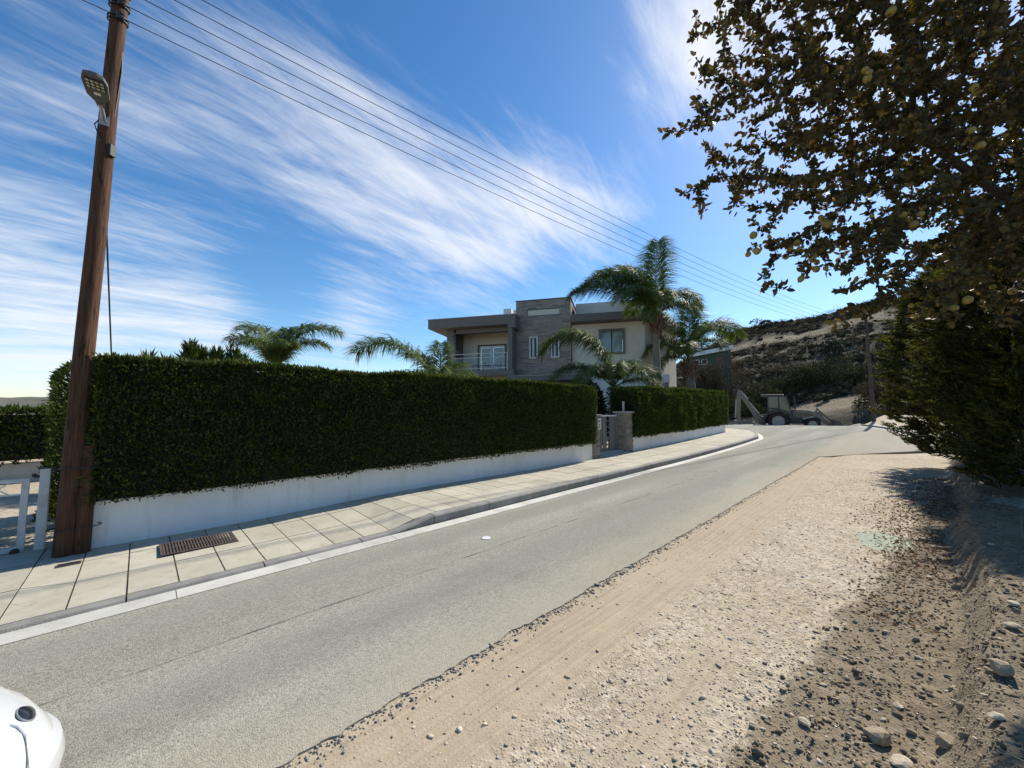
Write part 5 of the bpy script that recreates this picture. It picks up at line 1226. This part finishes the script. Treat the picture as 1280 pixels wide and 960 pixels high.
# cab
CS = -.42
cabp = [(-.62, 1.05), (.98, 1.05), (1.08, 1.75), (.72, 2.80), (-.55, 2.80), (-.66, 1.75)]
cb = MB(); cb.box(-.64 + CS, .98 + CS, -.62, .62, 1.025, 1.30); cab = cb.build('cab', M_bg, bh)
cy = .0; cz = -1.025; cx0 = -.17
def bar_(name, p, q, w_, mat, par_):
    p, q = Vector(p), Vector(q); d_ = q - p; m = MB(); m.obox((p + q) / 2, (w_, w_, d_.length), d_.to_track_quat('Z', 'Y').to_matrix()); return m.build(name, mat, par_)
for sg in (-1, 1):
    y = .66 * sg
    for p, q in [((-.62, 1.2), (-.60, 2.82)), ((.20, 1.2), (.15, 2.82)), ((1.02, 1.2), (.70, 2.82)), ((-.62, 1.78), (.15, 1.78))]:
        bar_('pillar', (p[0] - cx0, y, p[1] + cz), (q[0] - cx0, y, q[1] + cz), .085, M_bg, cab)
    for po in ([(-.56, 1.82), (.12, 1.82), (.11, 2.78), (-.54, 2.78)], [(.23, 1.3), (.97, 1.3), (.68, 2.78), (.19, 2.78)], [(-.57, 1.3), (.13, 1.3), (.12, 1.74), (-.56, 1.74)]):
        MB().prism_y([(a - cx0, b + cz) for a, b in po], y - .008, y + .008).build('window_pane', M_cabglass, cab)
MB().add([(1.0 - cx0, -.6, .3), (1.0 - cx0, .6, .3), (.71 - cx0, .6, 1.75), (.71 - cx0, -.6, 1.75)], [(0, 1, 2, 3)]).build('windscreen', M_cabglass, cab)
MB().add([(-.61 - cx0, -.6, .5), (-.61 - cx0, .6, .5), (-.58 - cx0, .6, 1.75), (-.58 - cx0, -.6, 1.75)], [(0, 1, 2, 3)]).build('rear_window', M_cabglass, cab)
Bx('roof', M_bg, bh, -.74 + CS, .86 + CS, -.76, .76, 2.82, 2.95, .03)
st2 = Bx('seat', M_tyre, bh, -.5, -.05, -.25, .25, 1.3, 1.75, .04); Bx('seat_back', M_tyre, bh, -.58, -.45, -.25, .25, 1.76, 2.3, .04)
MB().tube([(1.15, -.5, 1.6), (1.15, -.5, 2.75)], .05, 10).build('exhaust', M_bucket, bh, True)
for sg in (-1, 1):
    y = .62 * sg
    MB().prism_y([(.95, 1.30), (1.15, 1.70), (2.1, 1.62), (2.75, 1.25), (3.42, .42), (3.25, .32), (2.6, 1.02), (2.0, 1.36), (1.2, 1.42)], y - .06, y + .06).build('loader_arm', M_arm, bh, False, False, .015)
    bar_('lift_ram', (1.6, y * .8, .95), (2.5, y * .8, 1.2), .08, M_galv, bh); bar_('tilt_ram', (2.55, y * .7, 1.75), (3.35, y * .7, .85), .09, M_arm, bh)
    bar_('tilt_link', (2.35, y * .7, 1.2), (2.6, y * .7, 1.8), .10, M_arm, bh)
bar_('cross_tube', (2.85, -.62, .98), (2.85, .62, .98), .12, M_arm, bh)
MB().prism_y([(3.40, .95), (3.34, .30), (3.52, .02), (4.35, .0), (4.36, .03), (3.62, .10), (3.46, .34), (3.52, .93)], -1.1, 1.1).build('bucket', M_bucket, bh)
for y in (-1.1, 1.07): MB().prism_y([(3.42, .92), (3.36, .30), (3.53, .04), (4.3, .03), (3.9, .75)], y, y + .03).build('bucket_side', M_bucket, bh)
# rear digging arm
Bx('rear_frame', M_bucket, bh, -1.15, -.9, -1.0, 1.0, .45, 1.15, .02); Bx('swing_post', M_arm, bh, -1.5, -1.15, -.16, .16, .45, 1.25, .03)
MB().prism_y([(-1.28, .75), (-1.52, .70), (-2.16, 1.9), (-2.82, 3.05), (-2.74, 3.28), (-2.57, 3.22), (-1.91, 2.1)], -.13, .13).build('boom', M_arm, bh, False, False, .02)
bar_('boom_ram', (-1.35, .0, 1.35), (-2.05, 0, 2.35), .10, M_galv, bh)
MB().prism_y([(x_ + .34, z_) for x_, z_ in [(-2.92, 3.35), (-3.15, 3.45), (-3.28, 3.2), (-3.42, 1.1), (-3.28, .55), (-3.12, .6), (-3.1, 1.4), (-2.98, 2.9)]], -.11, .11).build('dipper', M_arm, bh, False, False, .02)
bar_('dipper_ram', (-2.1, 0, 2.62), (-2.66, 0, 3.36), .09, M_galv, bh); bar_('bucket_ram', (-3.02, 0, 2.6), (-3.16, 0, 1.0), .08, M_galv, bh)
MB().prism_y([(x_ + .34, z_) for x_, z_ in [(-3.12, .72), (-3.55, .80), (-3.85, .45), (-3.75, .05), (-3.25, -.02), (-2.92, .12), (-3.2, .12), (-3.6, .2), (-3.66, .45), (-3.45, .62)]], -.34, .34).build('digging_bucket', M_arm, bh)
for sg in (-1, 1): bar_('stabiliser_leg', (-1.05, .85 * sg, 1.0), (-1.15, 1.05 * sg, .12), .13, M_bucket, bh); Bx('stabiliser_pad', M_bucket, bh, -1.32, -.95, 1.05 * sg - .18, 1.05 * sg + .18, .02, .09)
# spoil and rubble in front of the bucket
for i, (dx, dy, r_) in enumerate([(5.0, -.3, .55), (5.6, .5, .4)]):
    q = bh.matrix_basis @ Vector((dx, dy, -.15)); o = link_mesh('rubble_heap', rock_mesh(70 + i, 1.2, 1.0, .75), M_rock); o.scale = (r_, r_, r_); o.location = q; tag(o, ['larger pale heap of rubble touching the loader bucket', 'smaller pale lump of rubble beside the larger heap'][i], 'rubble', 'rubble by the digger')

# ================================================================== WHITE CAR AT THE ROAD EDGE
car = thing('car', 'white car whose rounded front corner stands at the road edge', 'car', W(-2.09, 2.60, -.02), RZ - R(20))
M_car = NT('white_car_paint'); M_car.b.inputs['Coat Weight'].default_value = .6; M_car.b.inputs['Coat Roughness'].default_value = .05; M_car = M_car.done((.50, .51, .515), .35)
def ring(a, b, ex, z, n=96, xo=0.0):
    o = []
    for k in range(n):
        th = 2 * math.pi * k / n; c, s_ = math.cos(th), math.sin(th)
        o.append(Vector((xo + a * math.copysign(abs(c) ** (2 / ex), c), b * math.copysign(abs(s_) ** (2 / ex), s_), z if z > .9 else z * .88)))
    return o
def loft(levels, cap=True):
    m = MB(); n = 96; rs = [ring(a, b, ex, z, n, xo) for a, b, ex, z, xo in levels]; vs = [v for r_ in rs for v in r_]
    fs = [(i * n + k, i * n + (k + 1) % n, (i + 1) * n + (k + 1) % n, (i + 1) * n + k) for i in range(len(rs) - 1) for k in range(n)]
    if cap: fs += [tuple(range(n - 1, -1, -1)), tuple(range((len(rs) - 1) * n, len(rs) * n))]
    return m.add(vs, fs)
loft([(1.84, .76, 3.4, .20, 0), (1.92, .82, 3.4, .26, 0), (1.97, .85, 3.3, .36, 0), (1.985, .86, 3.2, .44, 0), (1.975, .857, 3.2, .49, 0), (1.945, .848, 3.2, .505, 0), (1.955, .852, 3.1, .525, 0), (1.935, .85, 3.0, .57, 0), (1.90, .845, 3.0, .62, 0), (1.865, .836, 3.0, .645, 0), (1.85, .835, 3.0, .665, 0), (1.80, .825, 2.9, .71, 0), (1.70, .80, 2.9, .76, 0), (1.54, .76, 2.8, .80, 0), (1.3, .68, 2.8, .83, 0), (.9, .5, 2.6, .85, 0)]).build('body', M_car, car, True)
loft([(1.80, .74, 3.4, .15, 0), (1.93, .83, 3.4, .17, 0), (1.95, .835, 3.4, .235, 0), (1.86, .78, 3.4, .245, 0)]).build('lower_trim', M_tyre, car, True)
loft([(1.28, .78, 4, .82, -.45), (1.18, .76, 4, 1.0, -.5), (.98, .68, 4, 1.3, -.58), (.92, .64, 4, 1.36, -.6)]).build('glasshouse', M_cabglass, car, True)
loft([(.95, .655, 4, 1.355, -.6), (.90, .63, 4, 1.41, -.6), (.6, .45, 3, 1.45, -.6)]).build('roof', M_car, car, True)
def on_body(th, a, b, ex, z):
    c, s_ = math.cos(th), math.sin(th)
    p = Vector((a * math.copysign(abs(c) ** (2 / ex), c), b * math.copysign(abs(s_) ** (2 / ex), s_), z)); return p
for sg in (-1, 1):
    p = Vector((1.838, .352 * sg, .555)); nrm = Vector((.60, .27 * sg, .75)).normalized()
    q = nrm.to_track_quat('Z', 'Y').to_matrix().to_4x4(); q.translation = p
    m = MB(); m.lathe([(.046, -.02), (.045, .004), (.035, .010), (.012, .013)], 28); m.v = [q @ Vector((v.x * 1.0, v.y * .62, v.z)) for v in m.v]; hl = m.build('headlight', NT('dark_lamp_glass').done((.02, .022, .026), .06), car, True)
    m = MB(); pts = [q @ Vector((math.cos(a) * .047, math.sin(a) * .046 * .64, .0)) for a in np.linspace(0, 6.283, 29)]; m.tube(pts, .003, 6, False); m.build('lamp_bezel', M_galv, car, True)
    m = MB(); m.tube([Vector((1.98, .12 * sg, .45)), Vector((1.90, .24 * sg, .535)), Vector((1.86, .27 * sg, .56)), Vector((1.70, .30 * sg, .632)), Vector((1.45, .33 * sg, .70))], .004, 5); m.build('bonnet_seam', M_galv, car)
    for wx in (1.2, -1.2):
        w_ = MB().lathe([(.17, -.1), (.29, -.1), (.31, -.07), (.31, .07), (.29, .1), (.17, .1)], 28, 'y', (wx, .75 * sg, .31)).build('wheel', M_tyre, car, True)
        MB().lathe([(.18, -.09), (.15, -.05), (.03, -.06), (.03, .06), (.15, .05), (.18, .09)], 20, 'y', (0, 0, .31)).build('rim', M_galv, w_, True)
